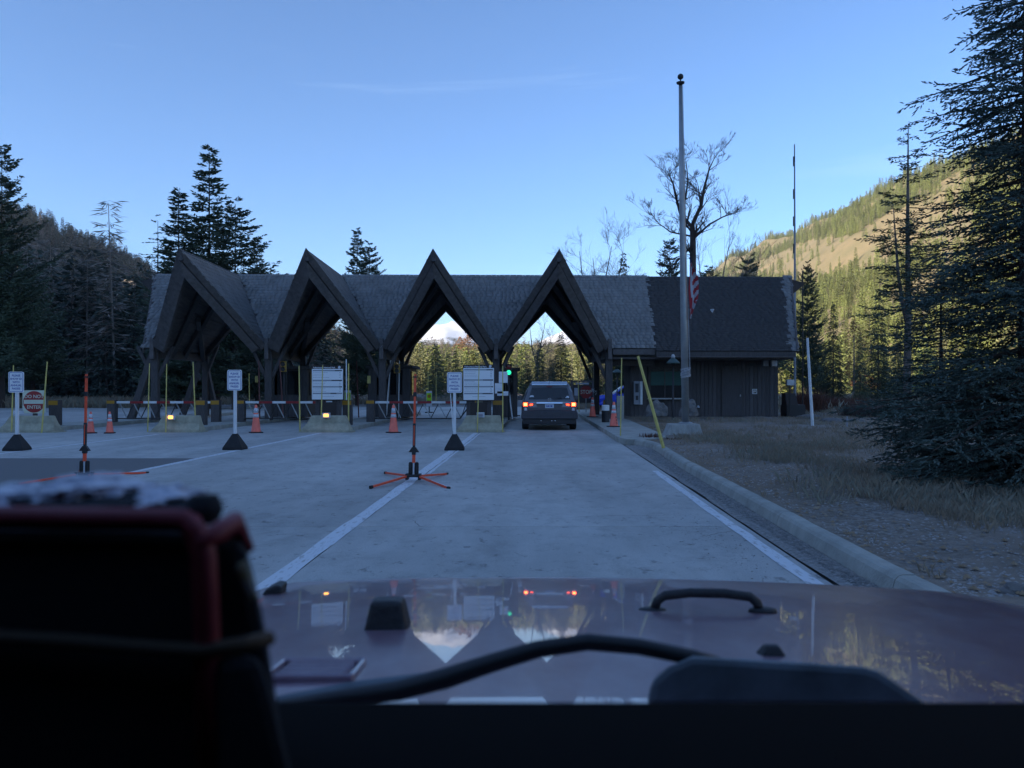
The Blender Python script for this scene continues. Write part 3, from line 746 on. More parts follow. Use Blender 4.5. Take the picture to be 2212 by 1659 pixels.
# ------------------------------------------------------------------ trees
def conifer_mesh(seed, H, Rb, n_whorl, per, sprays, sl, sw, base=.12, dens=1.0, droop=.25, up=.0, shape=.85, ragged=.25, cross=False, bare=0., twig=.55):
    """needle sprays as small kites along drooping boughs; returns (crown verts, crown faces, trunk MB)"""
    rnd = np.random.RandomState(seed); vs = []; fs = []; tr = MB()
    tr.tube([(0,0,-.3),(0,0,H*.3),(0,0,H*.7),(0,0,H*.99)], [Rb*.055+.04*H/10, .033*H/10+Rb*.03, .02*H/10+.01, .01], 6)
    for wz in range(n_whorl):
        f = (wz + rnd.rand()*.7)/n_whorl; z = H*(base + (1-base)*f)
        Lm = Rb*((1-f)**shape)*(1 + ragged*(rnd.rand()-.5)*1.4) + .03*H*(1-f)*.4 + H*.008
        nb = max(3, int(per*(1-.45*f)))
        a0 = rnd.rand()*6.28
        for b in range(nb):
            if rnd.rand() < bare: continue
            a = a0 + b*6.283/nb + rnd.uniform(-.35,.35); L = Lm*rnd.uniform(1-ragged*1.3, 1+ragged*.5)
            ca, sa = math.cos(a), math.sin(a); dr = droop*rnd.uniform(.6,1.4)
            zz = z + rnd.uniform(-1.1,1.1)*H/n_whorl; dr = dr + rnd.uniform(-.08,.12)
            if bare > 0 or cross or rnd.rand() < .2:
                tr.tube([(0,0,zz),(ca*L*.5,sa*L*.5,zz-dr*L*.35+up*L*.2),(ca*L*.92,sa*L*.92,zz-dr*L*.75+up*L*.7)], [.006*H/10+L*.011,.004*H/10+L*.006,.003], 3, cap=False)
            ns = max(3, int(sprays*dens*(.35+.65*(L/(Rb+.01)))))
            ntw = max(3, int(ns/3.2)); side = 1
            for k in range(ntw):
                s_ = .10 + .90*((k+rnd.rand())/ntw)**.8; d = L*s_; side = -side
                tl = twig*L*(1-s_)*rnd.uniform(.6,1.1) + sl*.5; last = k > ntw-3
                ta0 = a + side*rnd.uniform(.55,1.0)*(0.25 if last else 1); hz = -dr*d*(.5+.5*s_) + up*d*s_
                bx, by, bz = ca*d, sa*d, zz + hz
                tza = (rnd.uniform(-.30,.10) if not cross else rnd.uniform(-.60,.22))+up*.8 - droop*.25
                nk = max(2, int(tl/(sl*.42)))
                for q_ in range(nk):
                    g_ = q_/nk*tl
                    px = bx+math.cos(ta0)*g_; py = by+math.sin(ta0)*g_; pz = bz+tza*g_+rnd.uniform(-.1,.1)*sl
                    l = sl*rnd.uniform(.6,1.2); w_ = sw*rnd.uniform(.7,1.25)
                    ta = ta0 + rnd.uniform(-.75,.75); tz = tza + rnd.uniform(-.45,.35)
                    dx, dy, dz = math.cos(ta), math.sin(ta), tz; q = math.sqrt(1+tz*tz); dx/=q; dy/=q; dz/=q
                    rx, ry, rz = rnd.rand(3)*2-1; sx, sy, sz = dy*rz-dz*ry, dz*rx-dx*rz, dx*ry-dy*rx; q = math.sqrt(sx*sx+sy*sy+sz*sz)+1e-6; sx/=q; sy/=q; sz/=q
                    k0 = len(vs)
                    vs.append((px,py,pz)); vs.append((px+dx*l*.45+sx*w_,py+dy*l*.45+sy*w_,pz+dz*l*.45+sz*w_))
                    vs.append((px+dx*l,py+dy*l,pz+dz*l)); vs.append((px+dx*l*.45-sx*w_,py+dy*l*.45-sy*w_,pz+dz*l*.45-sz*w_)); fs.append((k0,k0+1,k0+2,k0+3))
                    if cross:
                        ux, uy, uz = sy*dz-sz*dy, sz*dx-sx*dz, sx*dy-sy*dx
                        vs.append((px+dx*l*.45+ux*w_,py+dy*l*.45+uy*w_,pz+dz*l*.45+uz*w_)); vs.append((px+dx*l*.45-ux*w_,py+dy*l*.45-uy*w_,pz+dz*l*.45-uz*w_)); fs.append((k0,k0+4,k0+2,k0+5))
    return vs, fs, tr
def conifer(name, label, loc, cat='tree', group=None, nmat='needle', bmat='bark', lean=(0,0), **kw):
    vs, fs, tr = conifer_mesh(**kw); t = thing(name, label, cat, loc, 0, group)
    if lean != (0,0): t.rotation_euler = (lean[0], lean[1], 0)
    tr.build('trunk', M[bmat], t, fix=False); np_mesh('crown', vs, fs, M[nmat], t); return t

def bare_tree(name, label, loc, H, seed, limbs, tw=4, cat='tree', group=None, bmat='bark_grey', mt2=None, thick=.02, sides=5, spread=.6, gl=(.10,.19)):
    rnd = random.Random(seed); t = thing(name, label, cat, loc, 0, group); tr = MB(); br = MB()
    def grow(mb, p, d, L, r, lev):
        pts = [p]; rs = [r]; n = 4
        for i in range(n):
            d = (d + Vector((rnd.uniform(-1,1), rnd.uniform(-1,1), rnd.uniform(-.5,.9)))*.17).normalized()
            p = p + d*L/n; pts.append(p); rs.append(max(r*(1-.62*(i+1)/n), .004*H/10))
        mb.tube(pts, rs, sides if lev < 2 else 3, cap=False)
        if lev < tw:
            for k in range(rnd.choice((3,4,5) if lev else (4,5))):
                i = rnd.randint(1, n); q = pts[i]; nd = (d + Vector((rnd.uniform(-1,1), rnd.uniform(-1,1), rnd.uniform(-.55,.8)))*spread*1.25).normalized()
                grow(br, q, nd, L*rnd.uniform(.42,.68), rs[i]*.6, lev+1)
    for pts, rs in limbs:
        tr.tube([Vector(p)*1.0 for p in pts], rs, 7, cap=False)
        for i in range(1, len(pts)):
            if i < len(pts)-1 and pts[i][2] < H*.42: continue
            for k in range(3):
                p = Vector(pts[i]).lerp(Vector(pts[i-1]), rnd.random()*.7); dd = (Vector(pts[i])-Vector(pts[i-1])).normalized()
                nd = (dd*.5 + Vector((rnd.uniform(-1,1), rnd.uniform(-1,1), rnd.uniform(-.3,.7)))*.8).normalized()
                grow(br, p, nd, H*rnd.uniform(*gl), rs[i]*.5+.004, 1)
    tr.build('trunk', M[bmat], t, smooth=True, fix=False); br.build('branches', M[bmat] if not mt2 else M[mt2], t, fix=False); return t

def tloc(px, Y): x = X(px, Y); return (x, Y, max(hgt(x, Y), -.05))
def theight(px, py, Y): return Z(py, Y) - tloc(px, Y)[2]
# shared shapes for the mid-distance conifers
MIDS = {}
def mid(kind, i):
    if (kind,i) not in MIDS:
        if kind == 'spruce': kw = dict(seed=100+i, H=10, Rb=2.3, n_whorl=42, per=11, sprays=58, sl=.18, sw=.03, base=.05, droop=.42, shape=.9, ragged=.3)
        elif kind == 'narrow': kw = dict(seed=120+i, H=10, Rb=1.35, n_whorl=50, per=9, sprays=78, sl=.17, sw=.032, base=.06, droop=.12, up=.38, shape=.75, ragged=.35)
        elif kind == 'pine': kw = dict(seed=140+i, H=10, Rb=2.0, n_whorl=32, per=9, sprays=110, sl=.17, sw=.034, base=.15, droop=-.02, up=.42, shape=.55, ragged=.5)
        elif kind == 'sparse': kw = dict(seed=160+i, H=10, Rb=1.1, n_whorl=26, per=6, sprays=30, sl=.16, sw=.026, base=.3, droop=.1, up=.2, shape=.6, ragged=.6, bare=.35)
        vs, fs, tr = conifer_mesh(**kw)
        MIDS[(kind,i)] = (kind, i, vs, fs, tr, {})
    return MIDS[(kind,i)]
def put(kind, i, name, label, px, py, Y, wid=1.0, rz=None, nm='needle', group=None, z=None):
    kd, ii_, vs, fs, tr, cache = mid(kind, i); x, y, z0 = tloc(px, Y); 
    if z is not None: z0 = z
    H = Z(py, Y) - z0; s = H/10.
    t = thing(name, label, 'tree', (x, y, z0), rz if rz is not None else random.random()*6.28, group); t.scale = (s*wid, s*wid, s)
    if nm not in cache:
        a = tr.build('trunk', M['bark'], t, fix=False); b = np_mesh('crown', vs, fs, M[nm], t); cache[nm] = (a.data, b.data)
    else:
        for nme, me in zip(('trunk','crown'), cache[nm]):
            o = bpy.data.objects.new(nme, me); C.objects.link(o); o.parent = t
    return t
G1 = 'dark conifers behind the entrance building'
for k, i, px, py, Y, wd, lab in (
 ('narrow',0,452,322,60,1.15,'tallest dark spire-shaped conifer above the first two gables'),
 ('pine',0,508,436,58,1.25,'broad dark pine just right of the tallest spire above the left gables'),
 ('narrow',1,386,412,60,1.25,'pointed dark conifer left of the tallest spire behind the first gable'),
 ('sparse',0,341,474,62,1.1,'thin half-bare conifer at the left end of the roof'),
 ('pine',1,425,505,64,1.2,'bushy dark pine filling the gap below the tallest spire'),
 ('pine',2,470,560,61,1.3,'low dense pine crown directly above the first gable slope'),
 ('narrow',2,555,513,66,1.1,'small separate conifer between the first and second gables'),
 ('sparse',1,584,570,90,1.0,'tiny conifer top just showing over the roof ridge by the second gable'),
 ('narrow',3,771,497,72,1.0,'slim conifer spire over the roof between second and third gables'),
 ('pine',0,798,525,70,.85,'rounder pine beside the slim spire between second and third gables'),
 ('spruce',0,1346,551,64,.8,'small dark spruce over the roof between the bare trees'),
 ('pine',1,1447,520,62,.9,'dark pine behind the flagpole at the roof ridge'),
 ('pine',2,1618,556,75,1.0,'dark conifer top over the right part of the dark roof'),
 ('pine',0,1530,577,72,1.1,'low dark conifer top right of the big bare tree'),
 ('narrow',1,365,530,70,1.0,'thin conifer tucked between the half-bare tree and the pointed one'),
): put(k, i, 'conifer', lab, px, py, Y, wd, group=G1)
G2 = 'shaded spruces beyond the toll lanes'
for k, i, px, py, Y, wd, lab in (
 ('spruce',0,941,740,88,1.25,'dark spruce seen through the third gable, left of the sign post'),
 ('spruce',1,984,757,92,1.2,'dark spruce seen through the third gable just right of its twin'),
 ('spruce',2,1166,738,84,1.0,'slim dark spruce above the van seen through the fourth gable'),
 ('spruce',0,1212,720,80,1.35,'largest dark spruce above the right of the van through the fourth gable'),
 ('pine',1,1140,786,74,1.2,'low dark pine behind the green signal light'),
 ('spruce',1,1280,738,70,1.05,'dark spruce by the right leg of the fourth gable'),
 ('spruce',2,1190,775,76,1.3,'bushy low spruce directly behind the van roof'),
 ('narrow',2,1336,742,78,1.4,'dark spruce behind the open porch'),
): put(k, i, 'spruce', lab, px, py, Y, wd, group=G2)
G3 = 'shaded conifers in the field right of the building'
for k, i, px, py, Y, wd, lab in (
 ('pine',0,1745,566,60,.75,'tall thin conifer right beside the end of the building roof'),
 ('spruce',1,1800,655,62,.85,'full dark spruce left of the tall bare-stemmed pine'),
 ('spruce',2,1897,628,64,.85,'dark spruce close behind the tall bare-stemmed pine'),
 ('pine',2,1765,700,66,.9,'squat dark pine between the building end and the full spruce'),
 ('spruce',0,1858,720,60,.8,'smaller dark spruce between two taller ones in the field'),
 ('spruce',0,1940,690,70,.8,'dark spruce right behind the stem of the tall pine'),
): put(k, i, 'spruce', lab, px, py, Y, wd*.85, group=G3)
put('pine', 1, 'pine', 'ragged dark pine cut off by the left edge above the ridge', 4, 315, 62, .85, rz=.5)
put('pine', 0, 'pine', 'lower dark pine at the left edge below the ragged one', -35, 440, 60, 1.05)
put('pine', 2, 'pine', 'dark pine in front of the hillside behind the red do not enter sign', 70, 600, 75, 1.6)
# tall pine with a long bare stem and a second leader
x0, y0 = X(1962,34), 34
t = thing('tall_pine', 'tall thin pine with a long bare stem and forked top in the right field', 'tree', (x0, y0, .05))
vs, fs, tr = conifer_mesh(seed=77, H=12.3, Rb=1.25, n_whorl=40, per=6, sprays=52, sl=.17, sw=.026, base=.22, droop=.1, up=.2, shape=.3, ragged=.7, bare=.3, twig=.55)
vs2, fs2, tr2 = conifer_mesh(seed=78, H=6.6, Rb=1.1, n_whorl=22, per=6, sprays=52, sl=.17, sw=.026, base=.3, droop=.1, up=.1, shape=.4, ragged=.75, bare=.2, twig=.5)
tr3 = MB(); tr3.tube([(0,0,-.2),(-.05,0,2),(.0,0,4.4),(-.03,0,8),(.0,0,12.2)],[.19,.16,.13,.08,.015],8)
tr3.tube([(0,0,3.9),(-.25,0,5.0),(-.42,0,6.2),(-.62,0,9.0)],[.10,.08,.06,.012],6)
tr3.v += []; tr3.build('trunk', M['bark_grey'], t, smooth=True, fix=False)
tr.build('boughs', M['bark'], t, fix=False)
np_mesh('crown', vs, fs, M['needle'], t)
v2 = np.array(vs2); v2[:,0] += -.2 - .06*v2[:,2]; v2[:,2] += 2.9; np_mesh('crown', v2, fs2, M['needle'], t)

# near spruce at the right edge
vs, fs, tr = conifer_mesh(seed=5, H=9.2, Rb=1.62, n_whorl=56, per=13, sprays=66, sl=.08, sw=.011, base=.02, droop=.34, up=.16, shape=.58, ragged=.45, cross=True, twig=.62)
t = thing('near_spruce', 'big dark blue-green spruce filling the right edge of the view', 'tree', (6.75, 10.9, .12))
tr.build('trunk', M['bark'], t, fix=False); np_mesh('crown', vs, fs, M['needle_near'], t)
# a smaller one crowding its left foot
vs, fs, tr = conifer_mesh(seed=15, H=3.1, Rb=1.25, n_whorl=18, per=11, sprays=60, sl=.085, sw=.0095, base=.02, droop=.22, up=.18, shape=.5, ragged=.4, cross=True, twig=.7)
t = thing('young_spruce', 'low bushy young spruce growing against the left foot of the big spruce', 'tree', (6.15, 11.9, .12))
tr.build('trunk', M['bark'], t, fix=False); np_mesh('crown', vs, fs, M['needle_near'], t)

# bare cottonwoods over the roof
Y = 58; bx = X(1492, Y)
def L(px, py): return (X(px,Y)-bx, random.uniform(-.6,.6), Z(py,Y))
bare_tree('bare_cottonwood', 'large leafless cottonwood with a broken forked crown behind the flagpole', (bx, Y, -.05), 17.5, 4,
  [([(0,0,0),L(1497,590),L(1496,520),L(1492,485)],[0.277,0.238,0.218,0.172]),
   ([L(1494,495),L(1472,455),L(1460,420),L(1452,395),L(1440,368)],[0.132,0.106,0.079,0.059,0.026]),
   ([L(1472,455),L(1478,425),L(1490,380),L(1480,350)],[0.079,0.066,0.046,0.020]),
   ([L(1497,480),L(1512,445),L(1524,400),L(1535,360),L(1543,338)],[0.145,0.119,0.086,0.053,0.020]),
   ([L(1497,515),L(1530,485),L(1560,468),L(1588,455)],[0.092,0.066,0.046,0.020]),
   ([L(1494,530),L(1465,560),L(1440,585),L(1418,610)],[0.079,0.059,0.040,0.020]),
   ([L(1493,505),L(1450,500),L(1425,480),L(1405,455)],[0.066,0.046,0.033,0.013])], tw=4, thick=.02, spread=.62, bmat='bark', gl=(.042,.09))
for px, py, Y, sd, lab in ((1285,517,62,11,'leafless bush-like tree left of the small spruce over the roof'),(1312,533,66,12,'second leafless tree, nearer the small spruce over the roof'),
                       (1540,500,70,13,'thin leafless tree right of the large cottonwood'),(1590,560,76,14,'low leafless treetop over the middle of the dark roof'),
                       (1160,690,95,15,'pale leafless tree rising above the shaded spruces through the fourth gable'),(1640,575,70,16,'leafless branch tips over the right half of the dark roof')):
    x, y, z0 = tloc(px, Y); H = Z(py,Y)-z0
    bare_tree('bare_tree', lab, (x,y,z0), H, sd, [([(0,0,0),(.1,0,H*.4),(.0,0,H*.6)],[.16,.12,.08]),([(0,0,H*.42),(-H*.06,.1,H*.65),(-H*.09,0,H*.93)],[.09,.06,.02]),([(0,0,H*.5),(H*.05,.1,H*.7),(H*.10,0,H*.96)],[.09,.06,.02]),([(0,0,H*.45),(H*.12,.1,H*.6),(H*.17,0,H*.75)],[.07,.04,.02])], tw=4, group='leafless trees behind the building')

# rust-leaved trees catching the sun
def rusty(px, py, Y, wid, lab):
    x, y, z0 = tloc(px, Y); H = Z(py,Y)-z0; t = thing('rust_tree', lab, 'tree', (x,y,z0), 0, 'rust-coloured trees in the sun')
    m = MB(); m.tube([(0,0,0),(0,0,H*.8)],[H*.018,H*.006],5); m.build('trunk', M['bark_grey'], t, fix=False)
    rnd = np.random.RandomState(px); vs = []; fs = []
    for k in range(1500):
        a = rnd.rand()*6.28; f = rnd.rand(); r = wid*.5*math.sqrt(rnd.rand())*math.sin(3.0*min(1,f*.95+.08))*1.1; z = H*(.22+.78*f)
        p = np.array((math.cos(a)*r, math.sin(a)*r, z)) ; k0 = len(vs); s_ = wid*.022
        q = rnd.normal(size=(3,3))*s_; vs += [tuple(p+q[0]), tuple(p+q[1]), tuple(p+q[2])]; fs.append((k0,k0+1,k0+2))
    np_mesh('crown', vs, fs, M['rust_leaf'], t)
rusty(1012,722,300,9,'rust-orange tree high on the lit slope through the third gable')
rusty(994,728,310,7,'second rust-orange tree beside the first through the third gable')
rusty(1845,690,150,5,'rust-orange tree among green conifers right of the building')
rusty(1868,812,185,7,'low orange bush at the far edge of the field')

# ------------------------------------------------------------------ forests on the slopes (uncountable)
def gn_forest(name, pts, scl, rots, crown_me, trunk_me):
    me = bpy.data.meshes.new(name); n = len(pts)
    me.vertices.add(n); me.vertices.foreach_set('co', np.asarray(pts, dtype=np.float32).ravel())
    a = me.attributes.new('scl', 'FLOAT_VECTOR', 'POINT'); a.data.foreach_set('vector', np.asarray(scl, dtype=np.float32).ravel())
    b = me.attributes.new('rot', 'FLOAT_VECTOR', 'POINT'); b.data.foreach_set('vector', np.asarray(rots, dtype=np.float32).ravel())
    o = bpy.data.objects.new(name, me); C.objects.link(o); stuff(o)
    g = bpy.data.node_groups.new(name, 'GeometryNodeTree')
    g.interface.new_socket('Geometry', in_out='INPUT', socket_type='NodeSocketGeometry'); g.interface.new_socket('Geometry', in_out='OUTPUT', socket_type='NodeSocketGeometry')
    N = g.nodes; gi = N.new('NodeGroupInput'); go = N.new('NodeGroupOutput'); io = N.new('GeometryNodeInstanceOnPoints')
    j = N.new('GeometryNodeJoinGeometry')
    for ob in (crown_me, trunk_me):
        if ob is None: continue
        oi = N.new('GeometryNodeObjectInfo'); oi.inputs[0].default_value = ob; oi.transform_space = 'ORIGINAL'; oi.inputs['As Instance'].default_value = False
        g.links.new(oi.outputs['Geometry'], j.inputs[0])
    for nm, ii in (('scl','Scale'),('rot','Rotation')):
        na = N.new('GeometryNodeInputNamedAttribute'); na.data_type = 'FLOAT_VECTOR'; na.inputs[0].default_value = nm
        if nm == 'rot':
            er = N.new('FunctionNodeEulerToRotation'); g.links.new(na.outputs[0], er.inputs[0]); g.links.new(er.outputs[0], io.inputs['Rotation'])
        else: g.links.new(na.outputs[0], io.inputs['Scale'])
    g.links.new(gi.outputs[0], io.inputs['Points']); g.links.new(j.outputs[0], io.inputs['Instance']); g.links.new(io.outputs[0], go.inputs[0])
    md = o.modifiers.new('trees', 'NODES'); md.node_group = g; return o
# small conifers seen as single trees on the lit slope; their shapes are shared by the woods
def small(seed, Rb, sp, nm, tag_, sw=.2, **kw):
    vs, fs, tr = conifer_mesh(seed=seed, H=10, Rb=Rb, n_whorl=26, per=7, sprays=sp, sl=.55, sw=sw*.55, **kw)
    return vs, fs, tr, nm, tag_
M['needle_lit'] = mat('sunlit_conifer_needles', (.19,.23,.065), .75, col2=(.25,.27,.09), vscale=.7, rand=.45)  # lit copy of the needles: sunlight brightness put into the colour
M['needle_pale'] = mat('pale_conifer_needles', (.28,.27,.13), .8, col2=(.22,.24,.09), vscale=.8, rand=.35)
M['needle_hill'] = mat('shaded_hill_needles', (.065,.09,.07), .8, col2=(.05,.065,.05), vscale=.5, rand=.35)  # darker copy for the shaded slopes, shade put into the colour
M['snag'] = mat('grey_snag', (.22,.19,.16), .9, rand=.4)
protos = {}
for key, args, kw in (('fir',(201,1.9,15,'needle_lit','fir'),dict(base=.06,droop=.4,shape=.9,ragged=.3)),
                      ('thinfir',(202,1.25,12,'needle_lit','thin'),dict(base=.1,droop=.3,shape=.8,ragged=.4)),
                      ('pale',(203,1.5,12,'needle_pale','pale'),dict(base=.12,droop=.2,shape=.7,ragged=.5,bare=.15)),
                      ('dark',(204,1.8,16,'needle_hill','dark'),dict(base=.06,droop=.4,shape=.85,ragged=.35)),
                      ('snag',(205,.9,4,'snag','snag'),dict(base=.25,droop=.2,shape=.7,ragged=.7,bare=.1,sw=.05))):
    protos[key] = (small(*args, **kw))
proto_ob = {}
spots = {'fir':(1985,560,420,'sunlit fir standing out on the mountain slope by the tall pine'),'thinfir':(1660,530,560,'narrow sunlit fir on the mountain slope over the dark roof'),
         'pale':(905,735,240,'pale sunlit conifer at the left of the third gable opening'),'dark':(240,690,130,'dark conifer at the foot of the left hillside'),
         'snag':(292,560,120,'grey dead tree standing on the left hillside')}
for key, (px, py, Y, lab) in spots.items():
    vs, fs, tr, nm, tg = protos[key]; x, y, z0 = tloc(px, Y); H = 16
    t = thing('hillside_tree', lab, 'tree', (x, y, z0), 1.0, 'single trees on the slopes'); t.scale = (H/10,)*3
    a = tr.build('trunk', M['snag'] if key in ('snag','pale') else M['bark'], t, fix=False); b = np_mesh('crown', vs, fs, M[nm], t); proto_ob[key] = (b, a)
rg = np.random.RandomState(21)
def scatter(n, xr, yr, keep):
    x = rg.uniform(*xr, n); y = rg.uniform(*yr, n); z = height(x, y); k = keep(x, y, z); return x[k], y[k], z[k]
def inpoly_np(px, py, poly):
    c = np.zeros(len(px), bool); j = len(poly)-1
    for i in range(len(poly)):
        xi, yi = poly[i]; xj, yj = poly[j]
        k = ((yi > py) != (yj > py)) & (px < (xj-xi)*(py-yi)/(yj-yi+1e-9)+xi); c ^= k; j = i
    return c
BARE = [[(1560,600),(1640,565),(1750,520),(1850,510),(1925,455),(2070,440),(2110,480),(2090,560),(2000,575),(1930,560),(1850,600),(1700,605)],
        [(1820,430),(1870,385),(1905,352),(1975,345),(1960,372),(1890,400)],
        [(1900,660),(1985,600),(2030,620),(2000,690),(1930,700)]]
def right_keep(x, y, z):
    px = 1106 + 1793*x/y; py = 838 - 1793*(z-1.5)/y; k = (px > 1000) & (px < 2330) & (x > 70)
    bare = np.zeros(len(x), bool)
    for b in BARE: bare |= inpoly_np(px, py, b)
    bare &= rg.rand(len(x)) > .07
    patch = nzf(x*2.2+90, y*2.2) > .72
    return k & ~bare & ~(patch & (rg.rand(len(x)) > .3))
def mk(name, key, x, y, z, h0, h1, cap=None):
    n = len(x); h = rg.uniform(h0, h1, n)/10*(.75+.5*rg.rand(n))
    if cap is None:
        px = 1106 + 1793*x/y; h = np.where((px > 325) & (px < 900), np.minimum(h, (.122*y + 1.5 - z)/10), h); k = h > .4; x, y, z, h = x[k], y[k], z[k], h[k]; n = len(x)
    if cap:
        px = 1106 + 1793*x/y; lim = ((cap*y + 1.5 - z)/10)*(.78+.27*rg.rand(n)); h = np.minimum(h, np.where(np.abs(px-1100) < 330, lim, 9)); k = h > .45; x, y, z, h = x[k], y[k], z[k], h[k]; n = len(x)
    wd = h*rg.uniform(.8,1.15,n)
    gn_forest(name, np.stack([x,y,z-.3],1), np.stack([wd,wd,h],1), np.stack([rg.normal(0,.03,n),rg.normal(0,.03,n),rg.rand(n)*6.28],1), *proto_ob[key])
x, y, z = scatter(36000, (70,470), (150,2300), right_keep); n = len(x); r = rg.rand(n)
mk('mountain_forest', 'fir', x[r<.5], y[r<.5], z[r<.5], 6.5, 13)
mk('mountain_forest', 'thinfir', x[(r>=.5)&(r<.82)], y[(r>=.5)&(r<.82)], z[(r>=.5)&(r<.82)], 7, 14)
mk('mountain_forest', 'pale', x[r>=.82], y[r>=.82], z[r>=.82], 5, 11)
# left hillside
def left_keep(x, y, z):
    px = 1106 + 1793*x/y; return (px > -120) & (px < 900) & (x < -36 - .02*y) & (y > 92 - .0*x)
x, y, z = scatter(17000, (-470,-40), (88,1500), left_keep); n = len(x); r = rg.rand(n)
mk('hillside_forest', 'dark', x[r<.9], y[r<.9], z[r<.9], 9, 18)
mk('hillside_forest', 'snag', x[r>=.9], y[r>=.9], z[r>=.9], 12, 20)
# denser dark wood at the foot of the hill and behind the booths
x, y, z = scatter(900, (-95,-24), (88,190), lambda x,y,z: (x < -.14*y - 12))
n = len(x); r = rg.rand(n)
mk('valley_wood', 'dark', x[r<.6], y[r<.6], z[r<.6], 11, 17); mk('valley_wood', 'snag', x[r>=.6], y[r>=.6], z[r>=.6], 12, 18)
# sunlit wood across the head of the valley
x, y, z = scatter(6500, (-60,150), (205,900), lambda x,y,z: (x > -.17*y) & (x < .28*y+10))
n = len(x); r = rg.rand(n)
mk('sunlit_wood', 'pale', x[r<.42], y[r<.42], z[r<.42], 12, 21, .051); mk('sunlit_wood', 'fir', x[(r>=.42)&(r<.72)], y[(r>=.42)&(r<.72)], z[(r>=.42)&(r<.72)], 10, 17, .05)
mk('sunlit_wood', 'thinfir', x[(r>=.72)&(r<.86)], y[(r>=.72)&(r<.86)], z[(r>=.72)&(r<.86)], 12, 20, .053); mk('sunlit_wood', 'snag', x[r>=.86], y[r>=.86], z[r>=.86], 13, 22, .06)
# shaded valley hill far behind them
x, y, z = scatter(3500, (-330,330), (900,2100), lambda x,y,z: np.abs(x) < .3*y)
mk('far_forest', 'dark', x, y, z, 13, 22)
# sagebrush and twiggy shrubs in the field
def shrub(name, lab, px, Y, w_, h, mt, n=900, seed=1, yy=None):
    rnd = np.random.RandomState(seed); x = X(px, Y); t = MB(); z0 = .1
    for k in range(n):
        a = rnd.rand()*6.28; r = w_*.5*math.sqrt(rnd.rand())*.5; p = Vector((math.cos(a)*r*1.6, math.sin(a)*r, 0)); d = Vector((math.cos(a)*.5*rnd.rand(), math.sin(a)*.5*rnd.rand(), 1)).normalized()
        L_ = h*rnd.uniform(.45,1); q = p+d*L_; s_ = Vector((-math.sin(a),math.cos(a),0))*.012; k0 = len(t.v)
        t.v += [tuple(p-s_),tuple(p+s_),tuple(q)]; t.f.append((k0,k0+1,k0+2)); t.m.append(0)
        q2 = p+d*L_*.6; e = q2+Vector((rnd.uniform(-1,1),rnd.uniform(-1,1),.8))*h*.22; k0 = len(t.v); t.v += [tuple(q2-s_*.7),tuple(q2+s_*.7),tuple(e)]; t.f.append((k0,k0+1,k0+2)); t.m.append(0)
    o = t.build(name, M[mt], fix=False); o.location = (x, Y, z0); return tag(o, lab, 'shrub')
shrub('red_shrub', 'reddish leafless shrub at the right end of the building', 1742, 46, 2.6, 1.6, 'shrub', 1300, 3)
shrub('red_shrub', 'wide reddish brush in the field behind the white leaning pole', 1800, 52, 5.5, 1.1, 'shrub', 1600, 4)
shrub('grey_shrub', 'grey twiggy shrub by the low rock mound in the field', 1860, 40, 2.8, .8, 'shrub_grey', 900, 5)
shrub('grey_shrub', 'grey-green brush beside the short stake in the field', 1905, 38, 3.4, .9, 'shrub_grey', 1100, 6)
shrub('grey_shrub', 'grey brush line in front of the far spruces', 1820, 62, 9, .9, 'shrub_grey', 1700, 9)
shrub('red_shrub', 'small reddish weed clump between sidewalk end and flagpole block', 1405, 22.8, .9, .2, 'shrub', 150, 7)
shrub('red_shrub', 'small reddish weed clump at the foot of the leaning yellow pole', 1462, 21.5, .9, .15, 'shrub', 90, 8)

# ------------------------------------------------------------------ street furniture
def text(body, size, loc, mt, parent, rot=(R(90),0,0), name='lettering', align='CENTER', ext=.0008, sx=1):
    c = bpy.data.curves.new(name, 'FONT'); c.body = body; c.size = size; c.align_x = align; c.align_y = 'CENTER'; c.extrude = ext; c.space_line = .95; c.offset = size*.014
    c.resolution_u = 3; c.materials.append(M[mt]); tmp = bpy.data.objects.new('tmp', c); C.objects.link(tmp); bpy.context.view_layer.update(); me = bpy.data.meshes.new_from_object(tmp); bpy.data.objects.remove(tmp); me.name = name; o = bpy.data.objects.new(name, me); C.objects.link(o); o.location = loc; o.rotation_euler = rot; o.scale = (sx,1,1); o.parent = parent; return o
def rrect(w, h, r, y, z0, n=4, cx=0):
    pts = []
    for (ax_, az, a0) in ((w/2-r, z0+r, -90), (w/2-r, z0+h-r, 0), (-w/2+r, z0+h-r, 90), (-w/2+r, z0+r, 180)):
        for k in range(n+1):
            t = R(a0 + 90*k/n); pts.append((cx+ax_+r*math.cos(t), y, az+r*math.sin(t)))
    return pts
def gpt(px, py, z=0.0):
    Y = (1.5-z)*1793/(py-838); return (X(px,Y), Y, z)

